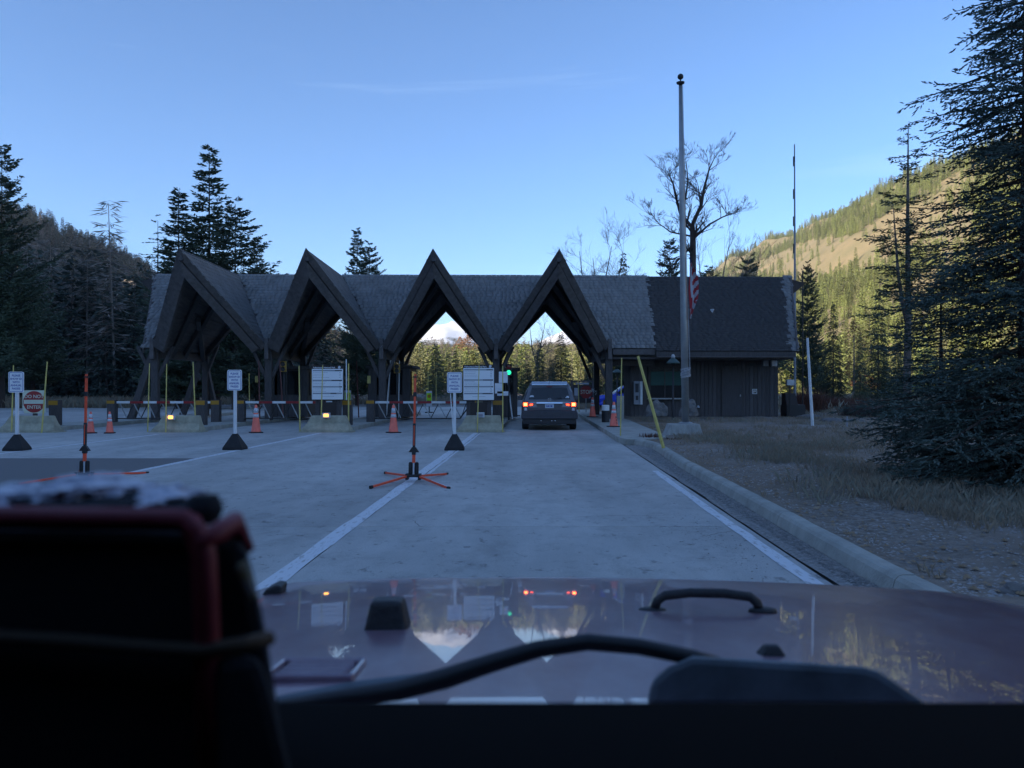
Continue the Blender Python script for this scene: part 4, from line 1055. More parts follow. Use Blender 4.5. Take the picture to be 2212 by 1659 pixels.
# PLEASE SHOW ID signs
def id_sign(px, py, ptop, lab, rz):
    x, y, z = gpt(px, py); t = thing('id_sign', lab, 'sign', (x, y, 0), rz, 'portable signs asking to show id')
    H = Z(ptop, y)
    m = MB(); m.frustum(-.24,.24,-.22,.22,.0, -.24,.24,-.22,.22,.05); m.frustum(-.24,.24,-.22,.22,.05,-.07,.07,-.07,.07,.36); m.frustum(-.07,.07,-.07,.07,.36,-.06,.06,-.06,.06,.385); m.build('base', M['rubber'], t, bevel=.025)
    MB().box(-.034,.034,-.034,.034,.36,H-.04).build('post', M['white_pole'], t, bevel=.006)
    pn = MB().prism(rrect(.36,.50,.04,-.046,H-.5), (0,.010,0)).build('sign_panel', M['white_sign'], t)
    # blue border
    o_ = rrect(.325,.465,.032,-.0475,H-.4825); i_ = rrect(.305,.445,.025,-.0475,H-.4725); k = len(o_)
    m = MB(); m.add(o_+i_, [(j,(j+1)%k,(j+1)%k+k,j+k) for j in range(k)]); m.build('border', M['blue_ink'], pn, fix=False)
    for j, s_ in enumerate(('PLEASE','SHOW ID','WITH','ANNUAL','PASSES')):
        text(s_, .066, (0,-.048,H-.095-j*.078), 'blue_ink', pn, sx=.95)
    return t
id_sign(37, 973, 803, 'white show-id sign on black base, leftmost of three, before the red do not enter sign', R(3))
id_sign(508, 971, 799, 'white show-id sign on black base beside the second painted line, middle of three', R(-2))
id_sign(982, 972, 804, 'white show-id sign on black base next to the right fee board', R(2))

# traffic cones
def cone(px, py, ptop, lab, size, label_on=None, z=0.0):
    x, y, _ = gpt(px, py, z); H = size
    t = thing('traffic_cone', lab, 'cone', (x, y, z), random.random(), 'orange traffic cones')
    b = H*.19
    MB().box(-b*1.12,b*1.12,-b*1.12,b*1.12,0,.035).build('base', M['rubber'], t, bevel=.01)
    def rr(z_): return b*.92 + (b*.22 - b*.92)*(z_/H)
    MB().lathe([(rr(.035)+.015,.035),(rr(.06),.06),(rr(H*.5),H*.5),(rr(H*.97),H*.97),(rr(H)*.75,H)],18).build('body', M['orange'], t, smooth=True)
    for (z0,z1,mt) in ((H*.55,H*.66,'reflect'),(H*.71,H*.88,'reflect')):
        m = MB().lathe([(rr(z0)+.004,z0),(rr(z1)+.004,z1)],18); m.build('reflective_collar', M[mt] if size > .85 else M['reflect_w'], t, smooth=True)
    if label_on:
        for j, ch in enumerate('NPS'):
            a = text(ch, .1, (0,-rr(H*.38-j*.1)-.006,H*.38-j*.1), 'black_ink', t, rot=(R(81),0,R(0)), name='stencil')
    return t
cone(553, 935, 871, 'tall orange cone right of the middle show-id sign', .94)
cone(850, 935, 872, 'tall orange cone in front of the third gate, left of the orange stand', .94)
cone(1326, 922, 866, 'orange cone with black stencil on the sidewalk beside the black bollard', .86, True, .15)
cone(1280, 901, 855, 'orange cone with a white tag on its tip near the stop sign', .92, None, .15)
cone(237, 936, 887, 'short orange cone with white collars standing clear on the left lane', .72)
cone(196, 936, 887, 'short orange cone partly hidden by the left orange stand', .72)
t = thing('plastic_tag', 'crumpled white plastic tied to the tip of the cone near the stop sign', 'tag', P(1284,848,40.2))
m = MB(); 
for k in range(14):
    p = Vector((random.uniform(-.12,.16), random.uniform(-.1,.1), random.uniform(-.12,.14))); m.add([p, p+Vector((random.uniform(-.1,.1),random.uniform(-.1,.1),random.uniform(-.1,.1))), p+Vector((random.uniform(-.1,.1),random.uniform(-.1,.1),.1))], [(0,1,2)])
m.build('film', M['reflect_w'], t)
# far slim channeliser
for px, py, pt, lab in ((775,869,845,'slim orange and white channeliser post far down the lane by the second fee board'),):
    x, y, _ = gpt(px, py); t = thing('channeliser_post', lab, 'post', (x,y,0)); h = Z(pt,y)
    MB().lathe([(.22,0),(.22,.05),(.07,.06),(.07,h)],10).build('tube', M['orange'], t); MB().lathe([(.075,h*.6),(.075,h*.9)],10).build('reflective_collar', M['reflect_w'], t)

# folded roll-up sign stands
def stand(px, py, ptop, lab, feet, rz=0, lean=0):
    x, y, _ = gpt(px, py); H = Z(ptop, y)
    t = thing('sign_stand', lab, 'stand', (x, y, 0), rz, 'folded orange sign stands on four legs'); t.rotation_euler = (0, lean, rz)
    for (fx, fy) in feet:
        m = MB(); a = Vector((.10*(1 if fx > 0 else -1), .05*(1 if fy > 0 else -1), .085)); b = Vector((fx, fy, .02)); m.beam(a, b, .03, .034); lg = m.build('leg', M['orange2'], t, bevel=.004)
        d = (b-a).normalized(); MB().beam(b, b+d*.06, .038, .042).build('foot', M['rubber'], lg)
        MB().box(a.x-.022,a.x+.022,a.y-.03,a.y+.03,.03,.125).build('hinge', M['dark_metal'], lg)
        if fx > 0: MB().beam(a.lerp(b,.45)+Vector((0,0,.019)), b+Vector((0,0,.019)), .012, .003).build('reflective_strip', M['reflect_w'], lg)
    MB().box(-.11,.11,-.05,.05,.07,.115).build('hub', M['dark_metal'], t, bevel=.012)
    for sx in (-.048, .048):
        MB().lathe([(.030,.115),(.034,.13),(.034,.285),(.030,.30),(.02,.31)],14,cx=sx).build('spring', M['rubber'], t, smooth=True)
    MB().box(-.012,.012,-.015,.015,.115,.30).build('core', M['reflect'], t)
    MB().box(-.025,.025,-.02,.02,.30,.47).build('mast_foot', M['orange2'], t, bevel=.004)
    m = MB(); m.prism([(-.085,-.03,.47),(.085,-.03,.47),(.03,-.03,.55),(-.03,-.03,.55)], (0,.06,0)); m.box(-.03,.03,-.032,.032,.43,.47); m.build('bracket', M['dark_metal'], t)
    MB().box(-.021,.021,-.02,.02,.55,.93).build('lower_mast', M['dark_metal'], t, bevel=.003)
    MB().box(-.008,.008,-.023,-.0205,.58,.9).build('mast_strip', M['orange2'], t)
    MB().box(-.0175,.0175,-.015,.015,.93,H).build('upper_mast', M['orange2'], t, bevel=.003)
    MB().box(-.026,.026,-.022,.022,H-.36,H-.29).build('clamp', M['dark_metal'], t, bevel=.004)
    MB().box(-.032,.032,-.018,.018,H-.06,H-.035).build('tip_bolt', M['dark_metal'], t)
    return t
stand(893, 1040, 808, 'orange and black folded sign stand with four splayed legs on the nearest painted line', [(-.50,-.95),(-.60,1.05),(.44,1.05),(.62,-.92)], 0, R(1.0))
stand(182, 1036, 808, 'orange and black folded sign stand on the dark asphalt at the left', [(-.55,-.9),(-.60,1.0),(.56,1.0),(.62,-.9)], 0, R(1.2))

# jersey barriers at the island noses
bar0 = None
def barrier(i, px0, px1, Y, lab):
    x0, x1 = X(px0,Y), X(px1,Y); t = thing('concrete_barrier', lab, 'barrier', ((x0+x1)/2, Y+.3, 0), 0, 'concrete barriers at the island noses')
    L_ = x1-x0; m = MB()
    prof = [(-.32,0),(.32,0),(.32,.09),(.16,.3),(.11,.56),(-.11,.56),(-.16,.3),(-.32,.09)]
    l0, l1 = -L_/2, L_/2
    def ring(x, sh): return [(x, p[0], p[1]) for p in prof]
    vs = []; xs = [(l0,0),(l1,0)]
    for k, (u, z) in enumerate(prof): vs.append((l0 + .34*min(1, z/.56)*(1 if z > .2 else .25), u, z))
    for k, (u, z) in enumerate(prof): vs.append((l1 - (.10 if i % 2 else .2)*min(1, z/.56), u, z))
    m.add(vs, [tuple(range(8))[::-1], tuple(range(8,16))] + [(k,(k+1)%8,(k+1)%8+8,k+8) for k in range(8)])
    m.build('block', M['barrier'], t, bevel=.03)
    MB().box(l0-.05,l1+.06,-.34,.34,-.01,.035).build('plinth', M['barrier'], t, bevel=.01)
    return t
barrier(0, -8, 118, 27.9, 'yellowish concrete barrier under the red do not enter sign')
barrier(1, 325, 431, 28.0, 'yellowish concrete barrier with amber lamp between the short cones and middle show-id sign')
barrier(2, 648, 757, 28.0, 'yellowish concrete barrier with amber lamp below the left fee board')
barrier(3, 985, 1087, 28.1, 'yellowish concrete barrier below the right fee board')
def lamp(px, py, Y, lit, lab):
    p = P(px, py, Y); t = thing('warning_lamp', lab, 'lamp', p - Vector((0,0,.09)))
    MB().box(-.13,.13,0,.12,0,.17).build('housing', M['reflect'], t, bevel=.01)
    MB().box(-.07,.08,-.025,0,.04,.13).build('lens', M['amber_light'] if lit else M['lens_clear'], t, bevel=.015)
lamp(368, 901, 28.0, True, 'lit amber warning lamp on the second barrier from the left')
lamp(704, 897, 28.0, True, 'lit amber warning lamp on the barrier under the left fee board')
lamp(1038, 896, 28.1, False, 'unlit warning lamp on the barrier under the right fee board')

# fee boards
def fee(px0, px1, pt, pb, Y, lab, bars):
    x0, x1 = X(px0,Y), X(px1,Y); cx = (x0+x1)/2; w_ = x1-x0; zt, zb = Z(pt,Y), Z(pb,Y)
    t = thing('fee_board', lab, 'sign', (cx, Y, 0), 0, 'entrance fee boards')
    for s_ in (-1,1): MB().box(s_*w_*.27-.15,s_*w_*.27+.15,.08,.3,.15,zb+.02).build('post', M['wood'], t, bevel=.01)
    MB().box(-.3,.3,.05,.3,.15,zb-.1).build('pedestal', M['brown_board'], t)
    fr = MB().box(-w_/2-.02,w_/2+.02,0,.07,zb-.03,zt+.12).build('backboard', M['brown_board'], t)
    pn = MB().box(-w_/2,w_/2,-.014,-.001,zb,zt).build('fee_panel', M['white_sign'], t, bevel=.004)
    H = zt-zb
    text('Yellowstone National Park', .079, (-w_*.47, -.004, zt+.045), 'white_sign', fr, align='LEFT', sx=.92)
    MB().prism([(w_*.34,-.006,zt+.02),(w_*.38,-.006,zt-.0+.0),(w_*.42,-.006,zt+.04),(w_*.42,-.006,zt+.09),(w_*.38,-.006,zt+.11),(w_*.34,-.006,zt+.08)], (0,.004,0)).build('emblem', M['reflect_w'], fr)
    for f, dk in zip((.055,.375,.585,.80), bars):
        z = zt - H*f; MB().box(-w_*.475,w_*.475,-.0165,-.0143,z-.022,z+.022).build('heading_band', M['grey_ink'], pn)
        MB().box(w_*dk[0],w_*dk[1],-.0185,-.0168,z-.019,z+.019).build('heading_block', M['black_ink'], pn)
        for k in range(16):   # broken dark print in the band
            a = -w_*.46 + random.random()*w_*.8; MB().box(a,a+random.uniform(.01,.04),-.0185,-.0168,z-.012,z+.012) 
    m = MB()
    for (f0, n_) in ((.12,4),(.42,3),(.635,3)):
        for k in range(n_):
            z = zt - H*(f0 + k*.052); a = -w_*.46
            while a < -w_*.46 + w_*random.uniform(.3,.55):
                l = random.uniform(.015,.05); m.box(a,a+l,-.0158,-.0143,z-.006,z+.006); a += l+.012
            m.box(w_*.38,w_*.38+random.uniform(.04,.07),-.0158,-.0143,z-.007,z+.007)
    z = zt-H*.895; a = -w_*.2
    while a < w_*.22: m.box(a,a+.03,-.0158,-.0143,z-.006,z+.006); a += .042
    stuff(m.build('fine_print', M['grey_ink'], pn, fix=False))
fee(674, 741, 797, 863, 29.4, 'large white fee board behind the third barrier, left of two', [(.24,.46),(.13,.46),(.38,.46),(.10,.29)])
fee(1001, 1067, 795, 864, 29.4, 'large white fee board beside the rightmost show-id sign', [(.26,.46),(.14,.47),(.42,.46),(.13,.44)])

# DO NOT ENTER
Y = 28.8; cx = X(73.5,Y); t = thing('do_not_enter_sign', 'square cream sign with a red disc reading do not enter at the left edge', 'sign', (cx, Y, .15)); s_ = .80; zc = Z(868,Y)-.15
pn = MB().prism(rrect(s_, s_, .05, 0, zc-s_/2), (0,.012,0)).build('sign_panel', M['cream_sign'], t)
MB().prism([(.375*math.cos(k*math.pi/20),-.003,zc+.375*math.sin(k*math.pi/20)) for k in range(40)], (0,.002,0)).build('red_disc', M['red'], pn)
MB().box(-.35,.35,-.006,-.0035,zc-.07,zc+.07).build('bar', M['cream_sign'], pn)
text('DO NOT', .165, (0,-.0045,zc+.18), 'cream_sign', pn); text('ENTER', .165, (0,-.0045,zc-.19), 'cream_sign', pn)
MB().box(-.06,.06,.02,.12,0,zc+.2).build('post', M['wood'], t)
o = tag(MB().box(-.2,.2,-.012,.012,0,.11).build('small_notice', M['reflect_w']), 'small white plate on top of the leftmost barrier behind the sign post', 'notice'); o.location = P(39,893,28.7)-Vector((0,0,.02))
# STOP
Y = 46; cx = X(1266,Y); t = thing('stop_sign', 'red octagonal stop sign right of the van', 'sign', (cx, Y, 0)); zc = Z(847,Y)
pn = MB().prism([(.37*math.cos(R(22.5+45*k)),0,zc+.37*math.sin(R(22.5+45*k))) for k in range(8)], (0,.01,0)).build('sign_panel', M['red'], t)
text('STOP', .30, (0,-.004,zc), 'cream_sign', pn, sx=.86)
MB().box(-.025,.025,.012,.06,0,zc+.3).build('post', M['grey_metal'], t)
# notice frame behind it
Y = 56; cx = X(1258,Y); t = thing('information_board', 'dark framed notice board behind the stop sign', 'sign', (cx, Y, 0))
for s_ in (-.72,.72): MB().box(s_-.07,s_+.07,-.07,.07,0,2.0).build('post', M['wood'], t)
MB().box(-.66,.66,-.03,.03,.5,1.72).build('panel', M['brown_board'], t); MB().box(-.45,.45,-.04,-.032,1.74,1.86).build('header', M['grey_ink'], t)
MB().box(-.75,.75,-.1,.1,1.9,2.0).build('cap', M['wood'], t)
for (x0_,x1_,z0_,z1_) in ((-.55,-.25,.95,1.5),(.3,.55,.8,1.5)): MB().box(x0_,x1_,-.035,-.031,z0_,z1_).build('notice_sheet', M['grey_ink'], t)

# thin marker poles
def pole(pt, pb, Y, col, wd, lab, z=0, name='marker_pole'):
    a, b = P(pb[0],pb[1],Y), P(pt[0],pt[1],Y); t = MB(); b = b-a
    t.tube([(0,0,0), b*.5, b], [wd, wd*.9, wd*.75], 6); o = t.build(name, M[col], fix=False); o.location = a; return tag(o, lab, 'pole', 'thin marker poles about the islands')
def gy(py, z=0): return (1.5-z)*1793/(py-838)
for pt, pb, col, wd, lab in (
 ((29,789),(25,934),'yellow',.024,'yellow marker pole behind the leftmost show-id sign'),
 ((102,781),(90,935),'yellow',.026,'yellow marker pole leaning across the do not enter sign'),
 ((323,785),(319,933),'yellow',.020,'yellow marker pole at the left end of the second barrier'),
 ((360,786),(358,934),'yellow',.022,'yellow marker pole before the amber lamp of the second barrier'),
 ((417,782),(423,931),'yellow',.024,'yellow marker pole at the right end of the second barrier'),
 ((646,790),(648,933),'yellow',.024,'yellow marker pole at the left end of the third barrier'),
 ((697,789),(693,932),'yellow',.022,'yellow marker pole in front of the left fee board'),
 ((753,785),(753,931),'yellow',.026,'yellow marker pole at the right end of the third barrier'),
 ((1035,789),(1031,934),'yellow',.022,'yellow marker pole in front of the right fee board'),
 ((1086,790),(1086,934),'yellow',.024,'yellow marker pole at the right end of the fourth barrier'),
 ((1343,773),(1340,952),'yellow',.020,'yellow marker pole at the sidewalk kerb beside the stencilled cone')): pole(pt, pb, gy(pb[1])-.12, col, wd, lab)
for pt, pb, Y, col, wd, lab in (
 ((538,807),(539,880),48,'yellow',.03,'short yellow pole far behind the middle show-id sign'),
 ((559,778),(561,903),35,'maroon',.03,'reddish marker pole behind the cone right of the middle show-id sign'),
 ((604,778),(612,905),35,'maroon',.03,'reddish marker pole leaning before the yellow signal at the left booth'),
 ((748,776),(749,915),33,'white_pole',.03,'white marker pole right of the left fee board'),
 ((770,780),(775,902),38,'maroon',.03,'reddish marker pole right of the left fee board, before the channeliser'),
 ((844,778),(834,905),37,'white_pole',.036,'white pole leaning left in front of the middle booth'),
 ((863,779),(860,905),37,'white_pole',.033,'upright white pole in front of the middle booth'),
 ((1098,782),(1099,907),35,'maroon',.032,'reddish pole below the green signal light'),
 ((1095,808),(1107,905),36,'white_pole',.034,'white pole leaning right just left of the van'),
 ((973,850),(979,932),26,'white_pole',.02,'pale stick leaning behind the rightmost show-id sign'),
 ((925,806),(924,870),75,'yellow',.04,'far yellow pole beyond the third lane, left one'),
 ((942,804),(942,870),75,'yellow',.04,'far yellow pole beyond the third lane, right one'),
 ((1248,796),(1251,890),46,'yellow',.03,'yellow pole just right of the van by the stop sign'),
 ((1744,730),(1756,932),28.6,'white_pole',.055,'white pole leaning left in the grass right of the building'),
 ((1830,899),(1830,931),28,'grey_ink',.03,'short grey stake in the dry grass'),
 ((1705,820),(1706,905),38,'dark_metal',.02,'dark thin pole at the building corner')): pole(pt, pb, Y, col, wd, lab)
pole((1378,769),(1436,977), 18.7, 'yellow', .042, 'thick yellow pole leaning left beside the kerb')

# gates: hinged red and white arms with a truss below
def gate(px, Y, L_, lab, seg):
    x = X(px, Y); t = thing('lane_gate', lab, 'gate', (x, Y, .15), R(-1.8), 'red and white swing gates across the lanes')
    zt, zb = Z(869,Y)-.15, Z(904,Y)-.15
    MB().box(-.15,.15,-.15,.15,0,zt+.1).build('post', M['wood'], t, bevel=.01)
    MB().box(-.155,.155,-.156,-.15,zt-.05,zt+.07).build('reflector', M['amber'], t)
    n_ = 7; 
    for k in range(n_):
        a, b = .18+(L_-.18)*k/n_, .18+(L_-.18)*(k+1)/n_; h_ = .045
        MB().box(a+.002,b-.002,-.04,.04,zt-h_,zt+h_).build('arm_section', M['red_arm'] if (k+seg) % 2 else M['white_paint'], t, bevel=.004)
    MB().box(.18,L_-.55,-.025,.025,zb-.02,zb+.02).build('lower_rail', M['dark_metal'], t)
    for k in range(6):
        a = .3 + k*(L_-1.1)/5.; s_ = (L_-1.1)/5*.5
        if a+s_ > L_-.4: continue
        MB().beam((a,0,zt-.05),(a+s_,0,zb+.02),.035,.035).build('brace', M['grey_metal'], t)
        MB().beam((a+s_,0,zb+.02),(min(a+2*s_,L_-.3),0,zt-.05),.03,.03).build('brace', M['dark_metal'], t)
    MB().beam((L_-.55,0,zb),(L_-.1,0,zt-.05),.05,.05).build('end_brace', M['dark_metal'], t)
gate(243, 33.0, 3.95, 'red and white swing gate across the leftmost lane', 0)
gate(521, 33.0, 3.95, 'red and white swing gate behind the left fee board', 0)
gate(801, 33.0, 4.1, 'red and white swing gate behind the near orange stand', 0)
def bpost(px, Y, lab, pt=864):
    x = X(px, Y); t = thing('guard_post', lab, 'post', (x, Y, .14), 0, 'dark timber guard posts with amber bands'); h = Z(pt,Y)-.14
    MB().box(-.16,.16,-.16,.16,0,h).build('timber', M['wood'], t, bevel=.012); MB().box(-.165,.165,-.166,-.16,h-.18,h-.02).build('reflector', M['amber'], t)
for px, Y, lab in ((120,30.0,'timber guard post with amber band right of the do not enter sign'),(436,30.3,'timber guard post left of the middle show-id sign'),
                   (467,33.0,'narrower timber guard post just behind the post by the middle show-id sign'),(751,30.3,'timber guard post right of the left fee board'),
                   (1075,30.5,'timber guard post below the right edge of the right fee board'),(1311,37.0,'timber guard post with amber band behind the black bollard'),
                   (1020,33.0,'timber guard post hidden behind the right fee board')): bpost(px, Y, lab)
# bollard
Y = gy(912,.15); t = thing('bollard', 'black bollard with a white top band on the sidewalk left of the stencilled cone', 'bollard', (X(1308,Y), Y, .15))
MB().lathe([(.15,0),(.15,.46)],14).build('base', M['dark_metal'], t, smooth=False); MB().lathe([(.152,.46),(.152,.66),(.13,.68)],14).build('band', M['white_paint'], t)
# conduit on building post and pale plate on sidewalk
o = tag(MB().box(-.16,.16,-.04,.04,0,1.0).build('pale_slab', M['kerb'], bevel=.01), 'pale upright slab behind the stencilled cone', 'slab'); o.location = (X(1340,36.5),36.5,.15)
# booths on the islands
def booth(px0, px1, pt, Y, lab, dpt=3.0):
    x0, x1 = X(px0,Y), X(px1,Y); cx = (x0+x1)/2; w_ = min(x1-x0, 2.6); zt = Z(pt,Y)-.15
    t = thing('toll_booth', lab, 'booth', (cx, Y, .15), 0, 'dark toll booths on the islands')
    MB().box(-w_/2+.04,w_/2-.04,.04,dpt-.04,0,zt-.1).build('body', M['brown_board'], t)
    n_ = int(w_/.17)
    for k in range(n_):
        a = -w_/2 + k*w_/n_
        top = zt-.12
        lo = k < n_*.2 or k >= n_*.8
        MB().box(a+.005,a+w_/n_-.005,0,.05,0,top if lo else 1.0).build('plank', M['wall'], t)
    wi = MB().box(-w_*.3,w_*.3,.0,.035,1.0,zt-.2).build('window', M['glass_dark'], t)
    for (a,b,c_,d_) in ((-w_*.31,w_*.31,.97,1.03),(-.03,.03,1.03,zt-.2)): MB().box(a,b,-.03,.0,c_,d_).build('frame', M['wood'], wi)
    MB().box(-w_/2-.12,w_/2+.12,-.15,dpt+.1,zt-.1,zt+.02).build('roof', M['shingle_new'], t)
    MB().box(w_/2-.06,w_/2-.0+.01,.6,2.2,1.0,zt-.25).build('side_window', M['glass_dark'], t)
booth(575, 664, 792, 38.5, 'dark toll booth between the middle show-id sign and left fee board')
booth(796, 886, 790, 38.8, 'dark toll booth behind the tall cone at the third gate', 3.0)
booth(1066, 1118, 795, 38.6, 'dark toll booth left of the van under the green signal')
# signals
def signal(px, py0, py1, Y, mt, lab, lit=None, post=True):
    zt, zb = Z(py0,Y), Z(py1,Y); h = zt-zb; t = thing('traffic_signal', lab, 'signal', (X(px,Y), Y, zb))
    MB().box(-.13,.13,0,.16,0,h).build('housing', M[mt], t, bevel=.015)
    for k, z in enumerate((h*.25, h*.72)):
        on = lit is not None and k == lit
        m = MB(); m.lathe([(.10,0),(.085,.012),(.02,.016)],16); o = m.build('lens', M['green_light'] if on else M['lens_red'] if mt != 'traffic_yellow' else M['black_ink'], t); o.rotation_euler = (R(90),0,0); o.location = (0,-.006,z)
        if not on:
            m = MB(); n_ = 12; vs = []; 
            for q in range(n_//2+1):
                a = math.pi*q/(n_/2); vs += [(.12*math.cos(a),0,.12*math.sin(a)),(.12*math.cos(a),-.14,.12*math.sin(a))]
            m.add(vs, [(2*q,2*q+1,2*q+3,2*q+2) for q in range(n_//2)]); o = m.build('visor', M[mt], t); o.location = (0,0,z)
    if post: MB().box(-.04,.04,.17,.25,-zb+.15,h).build('post', M['dark_metal'], t)
signal(611, 780, 803, 36.0, 'traffic_yellow', 'yellow two-lamp signal in front of the left toll booth')
signal(857, 786, 806, 36.5, 'traffic_yellow', 'yellow two-lamp signal between the white poles at the middle booth')
signal(1099, 786, 811, 34.5, 'dark_metal', 'dark signal showing a bright green light left of the van', lit=0)
for px, py, Y, lab in ((554,819,44,'small yellow clearance marker behind the middle show-id sign'),(797,820,37,'small yellow clearance marker on the post left of the middle booth')):
    o = tag(MB().box(-.07,.07,-.02,.02,-.17,.17).build('clearance_marker', M['yellow']), lab, 'marker'); o.location = P(px,py,Y)
for px, py, Y, w_, h_, lab in ((1087,815,34,.36,.46,'small pale plate fixed beside the green signal'),(1078,839,34,.34,.42,'white notice on the island post right of the right fee board'),(1086,850,34,.46,.18,'narrow white plate under the white notice by the right fee board')):
    o = tag(MB().box(-w_/2,w_/2,-.012,.012,-h_/2,h_/2).build('notice_plate', M['white_sign'], bevel=.004), lab, 'notice'); o.location = P(px,py,Y)
t = thing('notice_pole', 'dark pole carrying the small notices left of the van', 'pole', (X(1083,34.1),34.1,.15)); MB().box(-.04,.04,0,.06,0,2.1).build('shaft', M['dark_metal'], t)
# fluorescent lane signs
def lane_sign(px0, px1, pt, pb, Y, lab, face=0):
    w_ = X(px1,Y)-X(px0,Y); zb, zt = Z(pb,Y), Z(pt,Y); t = thing('lane_sign', lab, 'sign', ((X(px0,Y)+X(px1,Y))/2, Y, 0), face, 'fluorescent yellow-green lane signs')
    fr = MB().box(-w_/2,w_/2,0,.03,zb-.25,zt+.12).build('panel', M['reflect_w'], t); MB().box(-w_/2+.02,w_/2-.02,-.012,-.001,zb,zt).build('face', M['neon'], fr)
    zm = zb+(zt-zb)*.66
    MB().prism([(.11*math.cos(k*.5236),-.017,zm+.11*math.sin(k*.5236)) for k in range(12)], (0,.004,0)).build('pictogram', M['amber'], fr)
    MB().box(-.13,.13,-.017,-.013,zb+.05,zb+.1).build('pictogram_bar', M['black_ink'], fr)
    MB().box(-w_/2-.06,w_/2+.06,-.25,.28,0,.06).build('foot', M['dark_metal'], t); MB().box(-.03,.03,.03,.08,.06,zt).build('post', M['dark_metal'], t)
lane_sign(744,758,848,868,45,'yellow-green lane sign right of the left fee board')
lane_sign(921,933,849,869,50,'yellow-green lane sign seen over the third gate')
lane_sign(1107,1117,846,869,44,'yellow-green lane sign just left of the van, turned sideways', R(-25))

# street lamps
def slamp(px, pt, pb, Y, r, lab, green=True):
    zt = Z(pt,Y); z0 = Z(pb,Y); t = thing('street_lamp', lab, 'lamp', (X(px,Y), Y, z0)); h = zt-z0
    MB().lathe([(.07,0),(.045,.1),(.035,h-.45)],8).build('post', M['dark_metal'], t, smooth=True)
    MB().lathe([(r,h-.38),(r*.92,h-.33),(r*.5,h-.22),(.09,h-.17)],14).build('shade', M['lamp_green'], t, smooth=True)
    if green: MB().lathe([(.07,h-.17),(.09,h-.1),(.05,h-.02),(.01,h)],10).build('finial', M['lamp_globe'], t, smooth=True)
    MB().lathe([(.08,h-.42),(.09,h-.38)],10).build('bulb_holder', M['dark_metal'], t)
slamp(1454, 765, 917, 33.5, .29, 'nearer green-shaded lamp post just left of the flagpole')
slamp(1395, 778, 880, 46, .26, 'farther green-shaded lamp post above the payment box')
slamp(1333, 792, 884, 52, .33, 'dark lamp post seen through the open porch', False)

# flagpole
Y = 23.9; fx = X(1481, Y)
t = thing('flagpole', 'tall grey flagpole with a ball finial on a concrete block', 'flagpole', (fx, Y, .1))
b = MB(); b.frustum(-.62,.46,-.35,.5,-.05,-.47,.36,-.25,.4,.37); b.build('footing', M['footing'], t, bevel=.03)
b = MB(); b.frustum(-.7,.56,-.4,.6,-.1,-.68,.54,-.38,.58,.04); b.build('footing_step', M['footing'], t, bevel=.02)
H = Z(186,Y)-.1; m = MB(); dxl = X(1470,Y)-fx
m.tube([(0,0,.37),(dxl*.33,0,H*.35),(dxl*.66,0,H*.65),(dxl,0,H)], [.105,.10,.085,.052], 14); m.build('mast', M['grey_metal'], t, smooth=True)
m = MB(); m.lathe([(.24,.37),(.20,.40),(.13,.43)],16); m.build('flash_collar', M['grey_metal'], t, smooth=True)
m = MB(); m.lathe([(.05,H),(.05,H+.05),(.11,H+.07),(.12,H+.11),(.06,H+.13),(.02,H+.14),(.015,H+.2)],14,cx=dxl); m.build('truck', M['dark_metal'], t, smooth=True)
m = MB(); r_ = .085; m.lathe([(r_*math.sin(math.pi*k/10)+.001, H+.27-r_*math.cos(math.pi*k/10)) for k in range(11)],16,cx=dxl); m.build('ball_finial', M['dark_metal'], t, smooth=True)
for dx_ in (.115,.135):
    m = MB(); m.tube([(dx_+.0,-.02,1.75),(dxl*.5+.10,-.02,H*.5),(dxl+.06,-.02,H+.03)], .0055, 5); m.build('halyard', M['flag_white'], t, fix=False)
m = MB()
for k in range(9): 
    a0 = k*.7; m.tube([(.12*math.cos(a0+j*.8)*(1.1+.1*math.sin(k)), .12*math.sin(a0+j*.8), 1.72+.03*k+.02*math.sin(j)) for j in range(9)], .011, 5)
m.build('rope_coil', M['flag_white'], t, fix=False)
# limp flag with stripes hanging in folds
fl = thing('flag', 'limp red and white striped flag hanging at half height on the flagpole', 'flag', (fx+.12, Y-.06, 0))
zt, zb = Z(556,Y), Z(690,Y); n_u, n_v = 10, 60
vs = []; fs = []; mi_ = []
for j in range(n_v+1):
    f = j/n_v; z = zt + (zb-zt)*f; wd_ = .02 + .21*min(1, f*2.6)*(1 if f < .72 else max(.10,(1-f)/.28)**.8)
    for i in range(n_u+1):
        u = i/n_u; ph = math.sin(u*9.5 + f*2.2)*.055*(.4+u) ; vs.append((-.03 + wd_*u + .02*math.sin(f*9+u*3), ph-.03, z + .10*u*math.sin(f*3)))
for j in range(n_v):
    for i in range(n_u):
        k = j*(n_u+1)+i; fs.append((k,k+1,k+n_u+2,k+n_u+1))
        f = j/n_v; u = i/n_u
        d = (f*(zt-zb)*1.0 + u*.22*(1 if f < .75 else -1) ) / .135
        fold = u < .34
        if fold: c_ = 0 if int((u*16 + f*1.2)) % 2 == 0 else 1
        else: c_ = 0 if int(d) % 2 == 0 else 1
        if f < .10: c_ = 2
        mi_.append(c_)
np_mesh('cloth', vs, fs, [M['flag_red'], M['flag_white'], M['flag_blue']], fl, smooth=True, mi=mi_)

